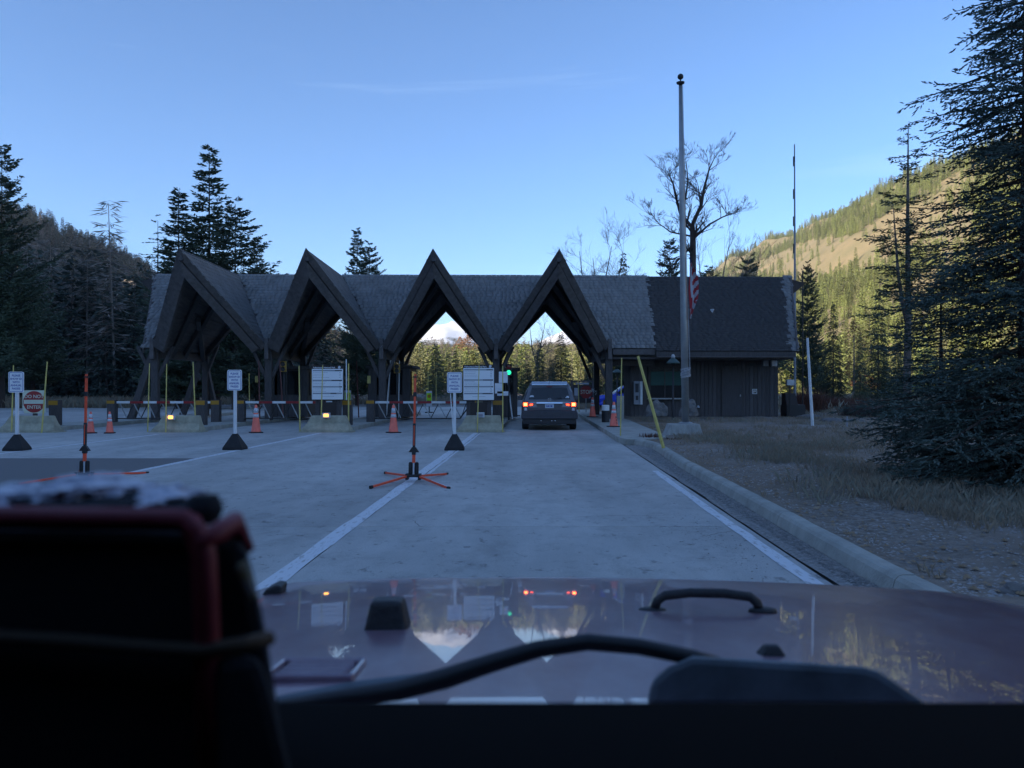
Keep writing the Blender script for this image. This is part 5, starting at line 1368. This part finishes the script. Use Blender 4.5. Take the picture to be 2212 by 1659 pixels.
# radio mast
Y = 43; t = thing('radio_mast', 'very thin tall mast behind the right end of the building roof', 'mast', (X(1717,Y), Y, 0)); H = Z(312,Y); m = MB()
m.tube([(0,0,0),(0,0,H*.5),(-.02,0,H)],[.07,.055,.03],7); m.build('tube', M['grey_ink'], t)
for f in (.6,.7,.8,.92): MB().box(-.09,.0,-.03,.03,H*f,H*f+.5).build('antenna_element', M['dark_metal'], t)
o = tag(MB().tube([(0,0,0),(0,0,Z(585,44))],.035,6).build('vent_pipe', M['dark_metal']), 'short dark pipe right of the thin mast', 'pipe'); o.location = (X(1734,44),44,0)

# boulders
def boulder(px, py, Y, w_, h_, d_, lab, sd):
    import bmesh
    bm = bmesh.new(); bmesh.ops.create_icosphere(bm, subdivisions=4, radius=1)
    for v in bm.verts:
        n1 = noise.noise(v.co*1.1+Vector((sd,0,0)))*.35 + noise.noise(v.co*2.7+Vector((0,sd,0)))*.16 + noise.noise(v.co*7+Vector((0,sd,0)))*.05; v.co *= 1+n1
        v.co = Vector((v.co.x*w_/2, v.co.y*d_/2, max(-.2, v.co.z)*h_))
    me = bpy.data.meshes.new('boulder'); bm.to_mesh(me); bm.free(); me.materials.append(M['rock']); 
    o = bpy.data.objects.new('boulder', me); C.objects.link(o); o.location = (X(px,Y), Y, Z(py,Y)); tag(o, lab, 'rock')
boulder(1418, 893, 33, .85, .52, .8, 'grey boulder left of the nearer green lamp post', 1)
boulder(1487, 893, 33.5, .75, .52, .8, 'grey boulder right behind the flagpole', 5)
boulder(1810, 915, 33, 1.9, .22, 1.2, 'low dark rock mound in the field', 9)
boulder(2196, 1292, 5.6, .26, .10, .2, 'pale rock by the kerb at the right edge', 12)
boulder(1748, 903, 36, 1.1, .16, .8, 'pale flat rock at the right end of the building', 15)

# parked blue car seen through the porch
def profile_car(name, lab, loc, rz, prof, wdt, mt, glass, wheels, wr):
    t = thing(name, lab, 'car', loc, rz); m = MB(); n = len(prof); secs = [(-wdt/2,.90,.06),(-wdt/2+.10,1,.0),(wdt/2-.10,1,.0),(wdt/2,.90,.06)]
    vs = []
    for (x_, k, d) in secs:
        for (a, z) in prof: vs.append((a, x_*(1 if z < 1.0 else .86), z - (0 if k == 1 else .04 if z > .4 else 0)))
    fs = [tuple(range(n)), tuple(range(3*n,4*n))[::-1]] + [(s*n+i, s*n+(i+1)%n, (s+1)*n+(i+1)%n, (s+1)*n+i) for s in range(3) for i in range(n)]
    m.add(vs, fs); m.build('body', M[mt], t, bevel=.03)
    for gp in glass:
        for s_ in (-1,1):
            m = MB(); y0_ = s_*wdt/2; m.prism([(a, y0_*(.865 if z > 1.3 else .93)+s_*.02, z) for a, z in gp], (0, s_*.01, 0)); m.build('side_window', M['glass_dark'], t)
    for a in wheels:
        for s_ in (-1,1):
            w_ = MB(); w_.lathe([(wr*.6,-.11),(wr*.95,-.11),(wr,-.06),(wr,.06),(wr*.95,.11),(wr*.6,.11)],22); o = w_.build('wheel', M['tyre'], t, smooth=False); o.rotation_euler = (R(90),0,0); o.location = (a, s_*(wdt/2-.1), wr)
            r2 = MB(); r2.lathe([(wr*.6,-.10),(wr*.55,.10)],16); q = r2.build('rim', M['rim'], o)
    return t
prof = [(-2.35,.45),(-2.42,.75),(-2.3,1.0),(-1.15,1.12),(-.45,1.66),(-.1,1.76),(1.9,1.74),(2.35,1.2),(2.42,.6),(2.35,.4),(-2.3,.38)]
Yc = 55; cc = profile_car('parked_car', 'blue parked car facing left seen through the open porch', (X(1281,Yc)+2.42, Yc, -.02), 0, prof, 1.86, 'blue_car',
   [[(-.95,1.2),(-.38,1.6),(.35,1.64),(.35,1.2)],[(.42,1.2),(.42,1.64),(1.6,1.62),(1.85,1.2)]], (-1.5,1.45), .37)
m = MB(); m.prism([(-1.12,-.72,1.13),(-1.12,.72,1.13),(-.47,.66,1.64),(-.47,-.66,1.64)], (-.03,0,.02)); m.build('windscreen', M['lens_clear'], cc)
MB().box(-.85,-.65,-1.12,-.95,1.12,1.28).build('mirror', M['dark_metal'], cc, bevel=.02)
MB().box(-2.40,-2.2,-.85,-.55,.82,.98).build('headlight', M['lens_clear'], cc, bevel=.02)
MB().box(-.1,-.06,-.945,-.93,.5,1.15).build('door_gap', M['black_ink'], cc); MB().box(.05,.22,-.96,-.94,1.02,1.06).build('handle', M['blue_car'], cc)
MB().box(-2.46,-2.3,-.7,.7,.4,.62).build('bumper', M['dark_metal'], cc, bevel=.03)
MB().box(-.2,1.6,-.62,-.58,1.78,1.83).build('roof_rail', M['grey_metal'], cc)

# ------------------------------------------------------------------ the minivan ahead
VY = 29.3; van = thing('minivan', 'dark grey minivan with brake lights on, driving through the rightmost lane', 'van', (X(1187,VY), VY, 0), R(-1.6))
# body lofted along its length; section = half outline (x, z) from sill to roof centre
def vsec(y):
    f = y/5.1
    # (half width, z) points
    roof = float(np.interp(f, [0,.03,.12,.6,.74,.90,1], [1.60,1.69,1.73,1.72,1.52,1.05,.78]))
    belt = float(np.interp(f, [0,.1,.7,.85,1], [1.02,1.03,1.0,.98,.74]))
    wd_ = float(np.interp(f, [0,.02,.1,.8,.95,1], [.93,.97,1.0,1.0,.93,.80]))
    topw = float(np.interp(f, [0,.05,.6,.78,1], [.66,.70,.72,.66,.55]))
    r = max(roof, belt+.02)
    return [(wd_*.93,.24),(wd_*.985,.36),(wd_,.62),(wd_*.995,.82),(wd_*.96,belt),(min(topw+.12,wd_*.94),belt+(r-belt)*.55),(topw,belt+(r-belt)*.88),(topw*.86,belt+(r-belt)*.97),(topw*.4,r),(0,r+.008)]
ysv = [0,.04,.12,.3,.6,1.0,1.6,2.2,2.8,3.3,3.7,4.1,4.5,4.8,5.0,5.1]
m = MB(); vs = []; 
for y in ysv:
    s_ = vsec(y); sh = 0
    ring = [(-x, z) for x, z in s_] + [(x, z) for x, z in s_[-2::-1]]
    for x, z in ring:
        # rear face leans forward towards the roof
        dy = (max(0, z-.95)*.30 + max(0,.5-z)*.05) if y < .05 else (max(0, z-.95)*.20 if y < .13 else 0)
        vs.append((x, y+dy, z))
nr = 19
fs = [(j*nr+i, j*nr+i+1, (j+1)*nr+i+1, (j+1)*nr+i) for j in range(len(ysv)-1) for i in range(nr-1)] + [(j*nr+nr-1, j*nr, (j+1)*nr, (j+1)*nr+nr-1) for j in range(len(ysv)-1)]
# rear face as strips
for i in range(nr//2): fs.append((i, i+1, nr-2-i, nr-1-i)) if i+1 != nr-2-i else fs.append((i, i+1, nr-1-i))
fs.append(tuple((len(ysv)-1)*nr+i for i in range(nr))[::-1])
m.add(vs, fs); bd = m.build('body', M['van'], van, smooth=True, fix=True)
bd.data.polygons.foreach_set('use_smooth', [len(p.vertices) == 4 and abs(p.normal.y) < .7 for p in bd.data.polygons])
def ry(z, off=-.006): return max(0, z-.95)*.30 + off
# rear window, strip, lamps, plate, bumper
def rear(name, poly, mt, off=-.012, th=.01, par=van, **k):
    mm = MB(); mm.prism([(x, ry(z, off), z) for x, z in poly], (0, th, 0)); return mm.build(name, M[mt], par, **k)
rw = rear('rear_window', [(-.74,1.10),(.74,1.10),(.71,1.16),(.62,1.52),(-.62,1.52),(-.71,1.16)], 'glass_dark')
rear('window_sticker', [(-.70+x*.075,1.17+z*.05) for x, z in ((0,0),(1,.2),(2,0),(1.9,1.1),(1,1.5),(.2,1.1))], 'reflect_w', -.016, .003, rw)
rear('window_sticker', [(.56+x*.07,1.14+z*.06) for x, z in ((0,.1),(.8,1.3),(1.7,1.2),(1.9,.2),(1.2,0),(.9,.6),(.6,0))], 'reflect_w', -.016, .003, rw)
MB().prism([(-.63,.10,1.60),(-.63,.12,1.635),(-.63,.27,1.735),(-.63,.30,1.60)], (1.26,0,0)).build('spoiler_glint', M['chrome'], van, bevel=.012)  # chrome imitates the sky glint along the van's roof edge
rear('high_brake_light', [(-.10,1.535),(.10,1.535),(.10,1.56),(-.10,1.56)], 'lens_red', -.03, .02)
rear('chrome_strip', [(-.46,.945),(.46,.945),(.47,1.0),(-.47,1.0)], 'chrome', -.03, .03, bevel=.006)
rear('plate_recess', [(-.38,.74),(.38,.74),(.46,.90),(.46,.94),(-.46,.94),(-.46,.90)], 'van', -.004, .003)
pt_ = rear('licence_plate', [(-.155,.79),(.155,.79),(.155,.925),(-.155,.925)], 'plate', -.018, .006)
stuff(MB().box(-.11,-.07,-.022,-.0185,.83,.885).box(-.055,-.015,-.022,-.0185,.83,.885).box(.01,.03,-.022,-.0185,.83,.885).box(.05,.10,-.022,-.0185,.83,.885).build('plate_characters', M['blue_ink'], pt_, fix=False))
# emblem: a ringed H
em = MB(); ring = rrect(.135,.105,.03,-.034,1.03); inn = rrect(.105,.078,.02,-.034,1.0435); k = len(ring)
em.add(ring+inn, [(j,(j+1)%k,(j+1)%k+k,j+k) for j in range(k)]); em.box(-.036,-.018,-.04,-.02,1.045,1.12); em.box(.018,.036,-.04,-.02,1.045,1.12); em.box(-.02,.02,-.04,-.02,1.074,1.09)
em.build('emblem', M['chrome'], van, fix=False)
for s_ in (-1, 1):
    rear('tail_lamp', [(s_*.94,.84),(s_*.93,1.0),(s_*.80,1.03),(s_*.62,1.01),(s_*.50,.96),(s_*.58,.90),(s_*.74,.84)], 'lens_red', -.022, .06, bevel=.01)
    rear('brake_light', [(s_*.93,.85),(s_*.93,.985),(s_*.77,.985),(s_*.76,.85)], 'brake_light', -.028, .02, bevel=.012)
    rear('brake_bulb', [(s_*.90,.875),(s_*.90,.965),(s_*.80,.965),(s_*.80,.875)], 'brake_hot', -.032, .01, bevel=.01)
    rear('inner_lamp', [(s_*.70,.865),(s_*.70,.935),(s_*.58,.94),(s_*.59,.89)], 'brake_light', -.028, .02)
    rear('reverse_lamp', [(s_*.78,1.0),(s_*.62,1.01),(s_*.47,.985),(s_*.50,.955),(s_*.70,.955)], 'lens_clear', -.029, .02)
    rear('side_reflector', [(s_*.90,.56),(s_*.88,.80),(s_*.80,.80),(s_*.76,.56)], 'reflect', -.02, .02)
    MB().box(s_*1.0-.0 if s_ > 0 else -1.2, 1.2 if s_ > 0 else -1.0, 3.45, 3.6, 1.02, 1.2).build('mirror', M['van'], van, bevel=.03)
    # side glass
    mm = MB(); mm.prism([(s_*.925,.55,1.12),(s_*.78,.72,1.52),(s_*.775,3.0,1.53),(s_*.93,3.75,1.10)], (s_*.012,0,.004)); mm.build('side_window', M['glass_dark'], van)
    for yy in (.92, 3.95):
        w_ = MB(); w_.lathe([(.20,-.12),(.31,-.12),(.335,-.08),(.335,.08),(.31,.12),(.20,.12)],24); o = w_.build('wheel', M['tyre'], van); o.rotation_euler = (R(90),0,R(90)); o.location = (s_*.86, yy, .335)
        r2 = MB(); r2.lathe([(.205,-.11),(.19,.11)],18); r2.build('rim', M['rim'], o)
bmp = MB(); bmp.prism([(-.99,-.06,.40),(.99,-.06,.40),(1.0,-.08,.50),(.99,-.07,.64),(.93,-.01,.72),(-.93,-.01,.72),(-.99,-.07,.64),(-1.0,-.08,.50)], (0,.2,0)); bmp.build('bumper', M['van_lower'], van, bevel=.03)
MB().box(-.93,.93,-.02,.4,.22,.41).build('lower_valance', M['dark_metal'], van, bevel=.02)
for x_ in (-.30,.08,.20): MB().box(x_-.02,x_+.02,-.03,-.02,.33,.36).build('exhaust_glint', M['chrome'], van)
MB().beam((-.02,-.03,1.56),(.0,.1,1.86),.012,.012).build('aerial', M['dark_metal'], van)
m = MB(); m.beam((.15,-.035,1.09),(.42,-.015,1.17),.02,.015); m.build('rear_wiper', M['dark_metal'], van)

# ------------------------------------------------------------------ our own car: bonnet, wipers, dashboard, cabin
def mat_hood():
    m = mat('maroon_paint', (.105,.018,.022), .12, metal=0, coat=1, spec=.8); n = m.node_tree; p = n.nodes['Principled BSDF']; L = n.links.new
    g = n.nodes.new('ShaderNodeNewGeometry')
    def nz(sc, st=(1,1,1)):
        mp = n.nodes.new('ShaderNodeMapping'); mp.inputs['Scale'].default_value = st; L(g.outputs['Position'], mp.inputs[0])
        t = n.nodes.new('ShaderNodeTexNoise'); t.inputs['Scale'].default_value = sc; t.inputs['Detail'].default_value = 8; t.inputs['Roughness'].default_value = .7; L(mp.outputs[0], t.inputs['Vector']); return t.outputs[0]
    def rm(f, a, b, lo, hi):
        r = n.nodes.new('ShaderNodeMapRange'); r.inputs['From Min'].default_value = lo; r.inputs['From Max'].default_value = hi; r.inputs['To Min'].default_value = a; r.inputs['To Max'].default_value = b; L(f, r.inputs[0]); return r.outputs[0]
    # dust film
    d = n.nodes.new('ShaderNodeMath'); d.operation = 'MAXIMUM'; L(rm(nz(9,(1,.5,1)), .15, .65, .38, .70), d.inputs[0]); L(rm(nz(70), 0, .8, .66, .74), d.inputs[1])
    x = n.nodes.new('ShaderNodeMix'); x.data_type = 'RGBA'; x.inputs['A'].default_value = (.19,.085,.12,1); x.inputs['B'].default_value = (.40,.33,.38,1)
    L(d.outputs[0], x.inputs['Factor']); L(x.outputs['Result'], p.inputs['Base Color'])
    L(rm(nz(22), .006, .03, .35, .65), p.inputs['Coat Roughness']); p.inputs['Roughness'].default_value = .3; p.inputs['Coat IOR'].default_value = 1.5; p.inputs['Coat Weight'].default_value = .75
    b = n.nodes.new('ShaderNodeBump'); b.inputs['Strength'].default_value = .03; b.inputs['Distance'].default_value = .001; L(nz(4,(1,1.5,1)), b.inputs['Height']); L(b.outputs[0], p.inputs['Coat Normal'])
    return m
M['hood'] = mat_hood()
car = thing('car', 'the car the picture is taken from, with maroon bonnet, black wipers and dark dashboard', 'car', (.25, 0, 0))
CX = .25
def hz_(x, y):
    t = y - .85; z = 1.179 - .105*t - .0115*t*t - .034*(x-.04)**2
    if t > 1.13: z -= .8*(t-1.13)**2 + 2.5*max(0, t-1.24)**2
    if x > 1.02: z -= .5*(x-1.02)**2
    if x < -.50: z -= 1.2*(x+.50)**2
    return z
xs = np.linspace(-.80, 1.5, 70); ysh = np.linspace(.74, 2.45, 96); V = [(x-CX, y, hz_(x,y)) for y in ysh for x in xs]; k = len(xs)
F = [(j*k+i, j*k+i+1, (j+1)*k+i+1, (j+1)*k+i) for j in range(len(ysh)-1) for i in range(k-1)]
hood = np_mesh('bonnet', V, F, M['hood'], car, smooth=True)
sol = hood.modifiers.new('thick', 'SOLIDIFY'); sol.thickness = .02; sol.offset = -1
def on(px, Yd): x = X(px, Yd); return x, hz_(x, Yd)
# rubber stop
Yd = 1.29; x, z = on(838, Yd); m = MB(); m.frustum(-.034,.034,-.03,.03,-.004, -.024,.024,-.02,.02,.044); o = m.build('rubber_stop', M['hoodblack'], car, bevel=.006); o.location = (x-CX, Yd, z)
# footman loop handle
Yd = 1.46; x, z = on(1528, Yd); o = MB().tube([(-.093,0,.002),(-.088,0,.018),(-.075,0,.027),(-.03,0,.032),(.03,0,.031),(.075,0,.025),(.087,0,.015),(.092,0,.0)], .0085, 8).build('bonnet_loop', M['hoodblack'], car, smooth=True); o.location = (x-CX, Yd, z)
for s_ in (-1,1):
    q = MB().lathe([(.026,-.002),(.024,.004),(.012,.007)],14,sy=.6).build('loop_foot', M['hoodblack'], o, smooth=True); q.location = (s_*.097, 0, 0)
# washer nozzle
Yd = 1.09; x, z = on(1666, Yd); o = MB().frustum(-.018,.018,-.014,.014,-.002, -.009,.009,-.006,.006,.013).build('washer_nozzle', M['hoodblack'], car, bevel=.003); o.location = (x-CX, Yd, z)
# turn-signal fin at the left front corner
Yd = 1.75; x, z = on(585, Yd); o = MB().prism([(-.022,0,-.006),(.02,0,-.006),(.022,0,.016),(.008,0,.019),(-.012,0,.009)], (0,.05,0)).build('marker_fin', M['hoodblack'], car, bevel=.004); o.location = (x-CX, Yd, z)
# louvre panel
Yd = .985; x, z = on(683, Yd); lv = MB(); Lx, Ly = .052, .045
for (a,b,c_,d_) in ((-Lx,Lx,Ly-.006,Ly),(-Lx,Lx,-Ly,-Ly+.006),(-Lx,-Lx+.006,-Ly+.006,Ly-.006),(Lx-.006,Lx,-Ly+.006,Ly-.006)): lv.box(a,b,c_,d_,-.002,.007)
o = lv.build('louvre_frame', M['hood'], car, bevel=.003); o.location = (x-CX, Yd, z+.001); o.rotation_euler = (R(-6),0,0)
for q in range(4): s_ = MB().frustum(-Lx+.012,Lx-.012,-.004,.006,0,-Lx+.014,Lx-.014,.0,.004,.006).build('louvre_slat', M['hood'], o); s_.location = (0,-Ly+.018+q*.019,0)
# wiper arm and pivot cover
def wp(px, py, Yd): return Vector((X(px,Yd)-CX, Yd, Z(py,Yd)))
m = MB(); pts = [(560,1530),(700,1512),(860,1492),(960,1466),(1060,1433),(1160,1403),(1270,1387),(1380,1397),(1495,1420),(1560,1436)]
m.tube([wp(a,b,.80+.0001*i*20) for i,(a,b) in enumerate(pts)], [.005,.0075,.0098,.0105,.0095,.0088,.0085,.0082,.008,.007], 8); m.build('wiper_arm', M['wiper'], car, smooth=True)
m = MB(); m.tube([wp(a,b,.83) for a,b in ((600,1512),(760,1498),(905,1478),(1040,1447))], [.004,.012,.011,.004], 6); m.build('wiper_blade', M['wiper_cover'], car, smooth=True)
m = MB(); m.prism([wp(a,b,.79) for a,b in ((1392,1530),(1405,1468),(1440,1440),(1494,1416),(1640,1424),(1865,1438),(1900,1448),(1945,1478),(2020,1530))], (.012,.035,-.014)); m.build('wiper_pivot_cover', M['wiper_cover'], car, bevel=.008)
# cowl, dashboard and cabin
MB().box(-1.05,1.2,.60,.78,.9,1.135).build('cowl', M['wiper'], car, bevel=.01)
m = MB(); m.prism([(-1.0,.62,1.265),(-1.0,.60,1.272),(-1.0,.45,1.276),(-1.0,.18,1.262),(-1.0,.13,1.23),(-1.0,.13,.8),(-1.0,.62,.8)], (2.1,0,0)); m.build('dashboard', M['dash'], car, bevel=.006)
m = MB(); m.box(-.98,1.02,-1.7,.10,.55,.6); m.build('floor', M['cabin'], car)
m = MB(); m.box(-1.0,1.02,-1.75,.16,1.80,1.84); m.build('roof', M['cabin'], car)
m = MB(); m.box(-1.0,1.02,-1.75,-1.70,.6,1.8); m.build('rear_panel', M['cabin'], car)
for x0, x1 in ((-1.04,-1.0),(1.02,1.06)):
    m = MB(); m.prism([(x0,-1.7,.6),(x0,.72,.6),(x0,.72,1.2),(x0,.18,1.82),(x0,-1.7,1.82)], (x1-x0,0,0)); m.build('side_panel', M['cabin'], car)
    m = MB(); m.beam(((x0+x1)/2,.74,1.18),((x0+x1)/2,.17,1.82),.05,.07); m.build('windscreen_pillar', M['cabin'], car)
# pane of the windscreen: perfectly clear
gm = bpy.data.materials.new('clear_windscreen'); gm.use_nodes = True; n = gm.node_tree; n.nodes.clear(); tb = n.nodes.new('ShaderNodeBsdfTransparent'); oo = n.nodes.new('ShaderNodeOutputMaterial'); n.links.new(tb.outputs[0], oo.inputs[0])
m = MB(); m.add([(-.98,.72,1.2),(1.0,.72,1.2),(1.0,.18,1.8),(-.98,.18,1.8)], [(0,1,2,3)]); m.build('windscreen', gm, car, fix=False)

# red and black soft case on the dashboard, with crumpled white plastic on top
M['case_black'] = mat('black_nylon', (.010,.013,.018), .85, var=.3, vscale=200, bump=.4, bscale=500)
M['case_red'] = mat('red_piping', (.2,.018,.028), .55)
M['case_strap'] = mat('tan_strap', (.07,.05,.03), .8)
M['crinkle'] = mat('crumpled_plastic', (.48,.50,.58), .4, var=.35, vscale=30)
M['label_w'] = mat('care_label', (.6,.62,.65), .5, col2=(.45,.38,.06), vscale=60)
cs = thing('soft_case', 'red and black soft case with a tan strap standing on the dashboard at the left', 'case', (-.27, .46, 1.276)); oy = .46
def cp(px, py, Yd=.44): return Vector((X(px,Yd)+.27, Yd-oy, Z(py,Yd)-1.276))
def slab(name, pts, mt, y0, y1, bev=.006, par=cs):
    m = MB(); m.prism([cp(a,b,y0) for a,b in pts], (-(y1-y0)*.36,y1-y0,0)); return m.build(name, M[mt], par, bevel=bev)
def squash(v): return Vector((v.x, v.y, max(v.z, 0.0)))
def slab2(name, pts, mt, y0, y1, bev=.006):
    m = MB(); m.prism([squash(cp(a,b,y0)) for a,b in pts], (-(y1-y0)*.36,y1-y0,-.012)); return m.build(name, M[mt], cs, bevel=bev)
slab2('body', [(-330,1135),(0,1138),(300,1142),(452,1150),(470,1182),(478,1900),(-330,1900)], 'case_black', .44, .54, .008)
slab2('side_gusset', [(440,1160),(505,1150),(535,1190),(560,1290),(578,1380),(600,1520),(630,1900),(440,1900)], 'case_black', .455, .53, .008)
slab2('pocket', [(450,1420),(560,1410),(590,1500),(640,1700),(660,1900),(450,1900)], 'case_black', .43, .47, .008)
m = MB(); m.tube([cp(a,b,y) for a,b,y in ((-330,1118,.437),(0,1118,.437),(180,1121,.437),(330,1122,.437),(400,1124,.437),(425,1150,.437),(440,1200,.436),(446,1300,.436),(450,1420,.436),(455,1700,.436))], [.0062]*5+[.007]*5, 7); m.build('red_piping', M['case_red'], cs, smooth=True, fix=False)
m = MB(); m.tube([cp(a,b,y) for a,b,y in ((425,1180,.432),(470,1152,.445),(505,1128,.46),(535,1185,.475))], [.0055,.006,.0065,.004], 7); m.build('red_piping', M['case_red'], cs, smooth=True, fix=False)
slab('red_top', [(-330,1112),(60,1112),(340,1108),(440,1124),(430,1150),(-330,1142)], 'case_red', .45, .53, .004)
m = MB(); m.tube([cp(a,b,y) for a,b,y in ((-330,1362,.432),(0,1378,.432),(150,1386,.431),(300,1399,.430),(430,1407,.430),(520,1392,.437),(585,1378,.452))], .0042, 6); m.build('strap', M['case_strap'], cs, smooth=True, fix=False)
slab('label', [(508,1225),(530,1212),(558,1290),(545,1302)], 'label_w', .448, .452, .001)
m = MB(); m.lathe([(.008,-.008),(.011,0),(.008,.008)],14); o = m.build('zip_end', M['case_black'], cs, smooth=True); o.location = cp(440,1100,.48)
def crumple(px, py, Yd, wx, wy, wz, lab, sd, mt='crinkle'):
    import bmesh
    bm = bmesh.new(); bmesh.ops.create_icosphere(bm, subdivisions=4, radius=1)
    for v in bm.verts:
        q = noise.noise(v.co*1.6+Vector((sd,0,0)))*.5 + abs(noise.noise(v.co*4+Vector((0,sd,0))))*.35; v.co = Vector((v.co.x*wx, v.co.y*wy, v.co.z*wz))*(1+q)
    me = bpy.data.meshes.new('plastic_bag'); bm.to_mesh(me); bm.free(); me.materials.append(M[mt]); o = bpy.data.objects.new('plastic_bag', me); C.objects.link(o); o.location = P(px,py,Yd); return tag(o, lab, 'bag', 'crumpled bags on top of the case')
crumple(40, 1085, .50, .040, .03, .0085, 'crumpled pale plastic at the left edge on top of the red case', 1)
crumple(190, 1066, .50, .032, .03, .0088, 'brightest crumpled plastic fold in the middle on top of the red case', 4)
crumple(345, 1082, .50, .024, .025, .0075, 'small crumpled plastic fold at the right on top of the red case', 8)
crumple(210, 1088, .49, .060, .03, .006, 'dark crumpled wrapper lying under the pale plastic on the red case', 11, 'case_black')
crumple(425, 1102, .50, .012, .02, .007, 'dark rounded lump at the right corner on top of the red case', 14, 'case_black')

# ------------------------------------------------------------------ valley haze
hm = bpy.data.materials.new('valley_haze'); hm.use_nodes = True; n = hm.node_tree; n.nodes.clear()
pv = n.nodes.new('ShaderNodeVolumePrincipled'); pv.inputs['Color'].default_value = (.74,.85,1,1); pv.inputs['Density'].default_value = .00009; pv.inputs['Anisotropy'].default_value = 0
oo = n.nodes.new('ShaderNodeOutputMaterial'); n.links.new(pv.outputs[0], oo.inputs['Volume'])
stuff(MB().box(-8600,8600,-6600,9600,-2.5,460).build('haze', hm))
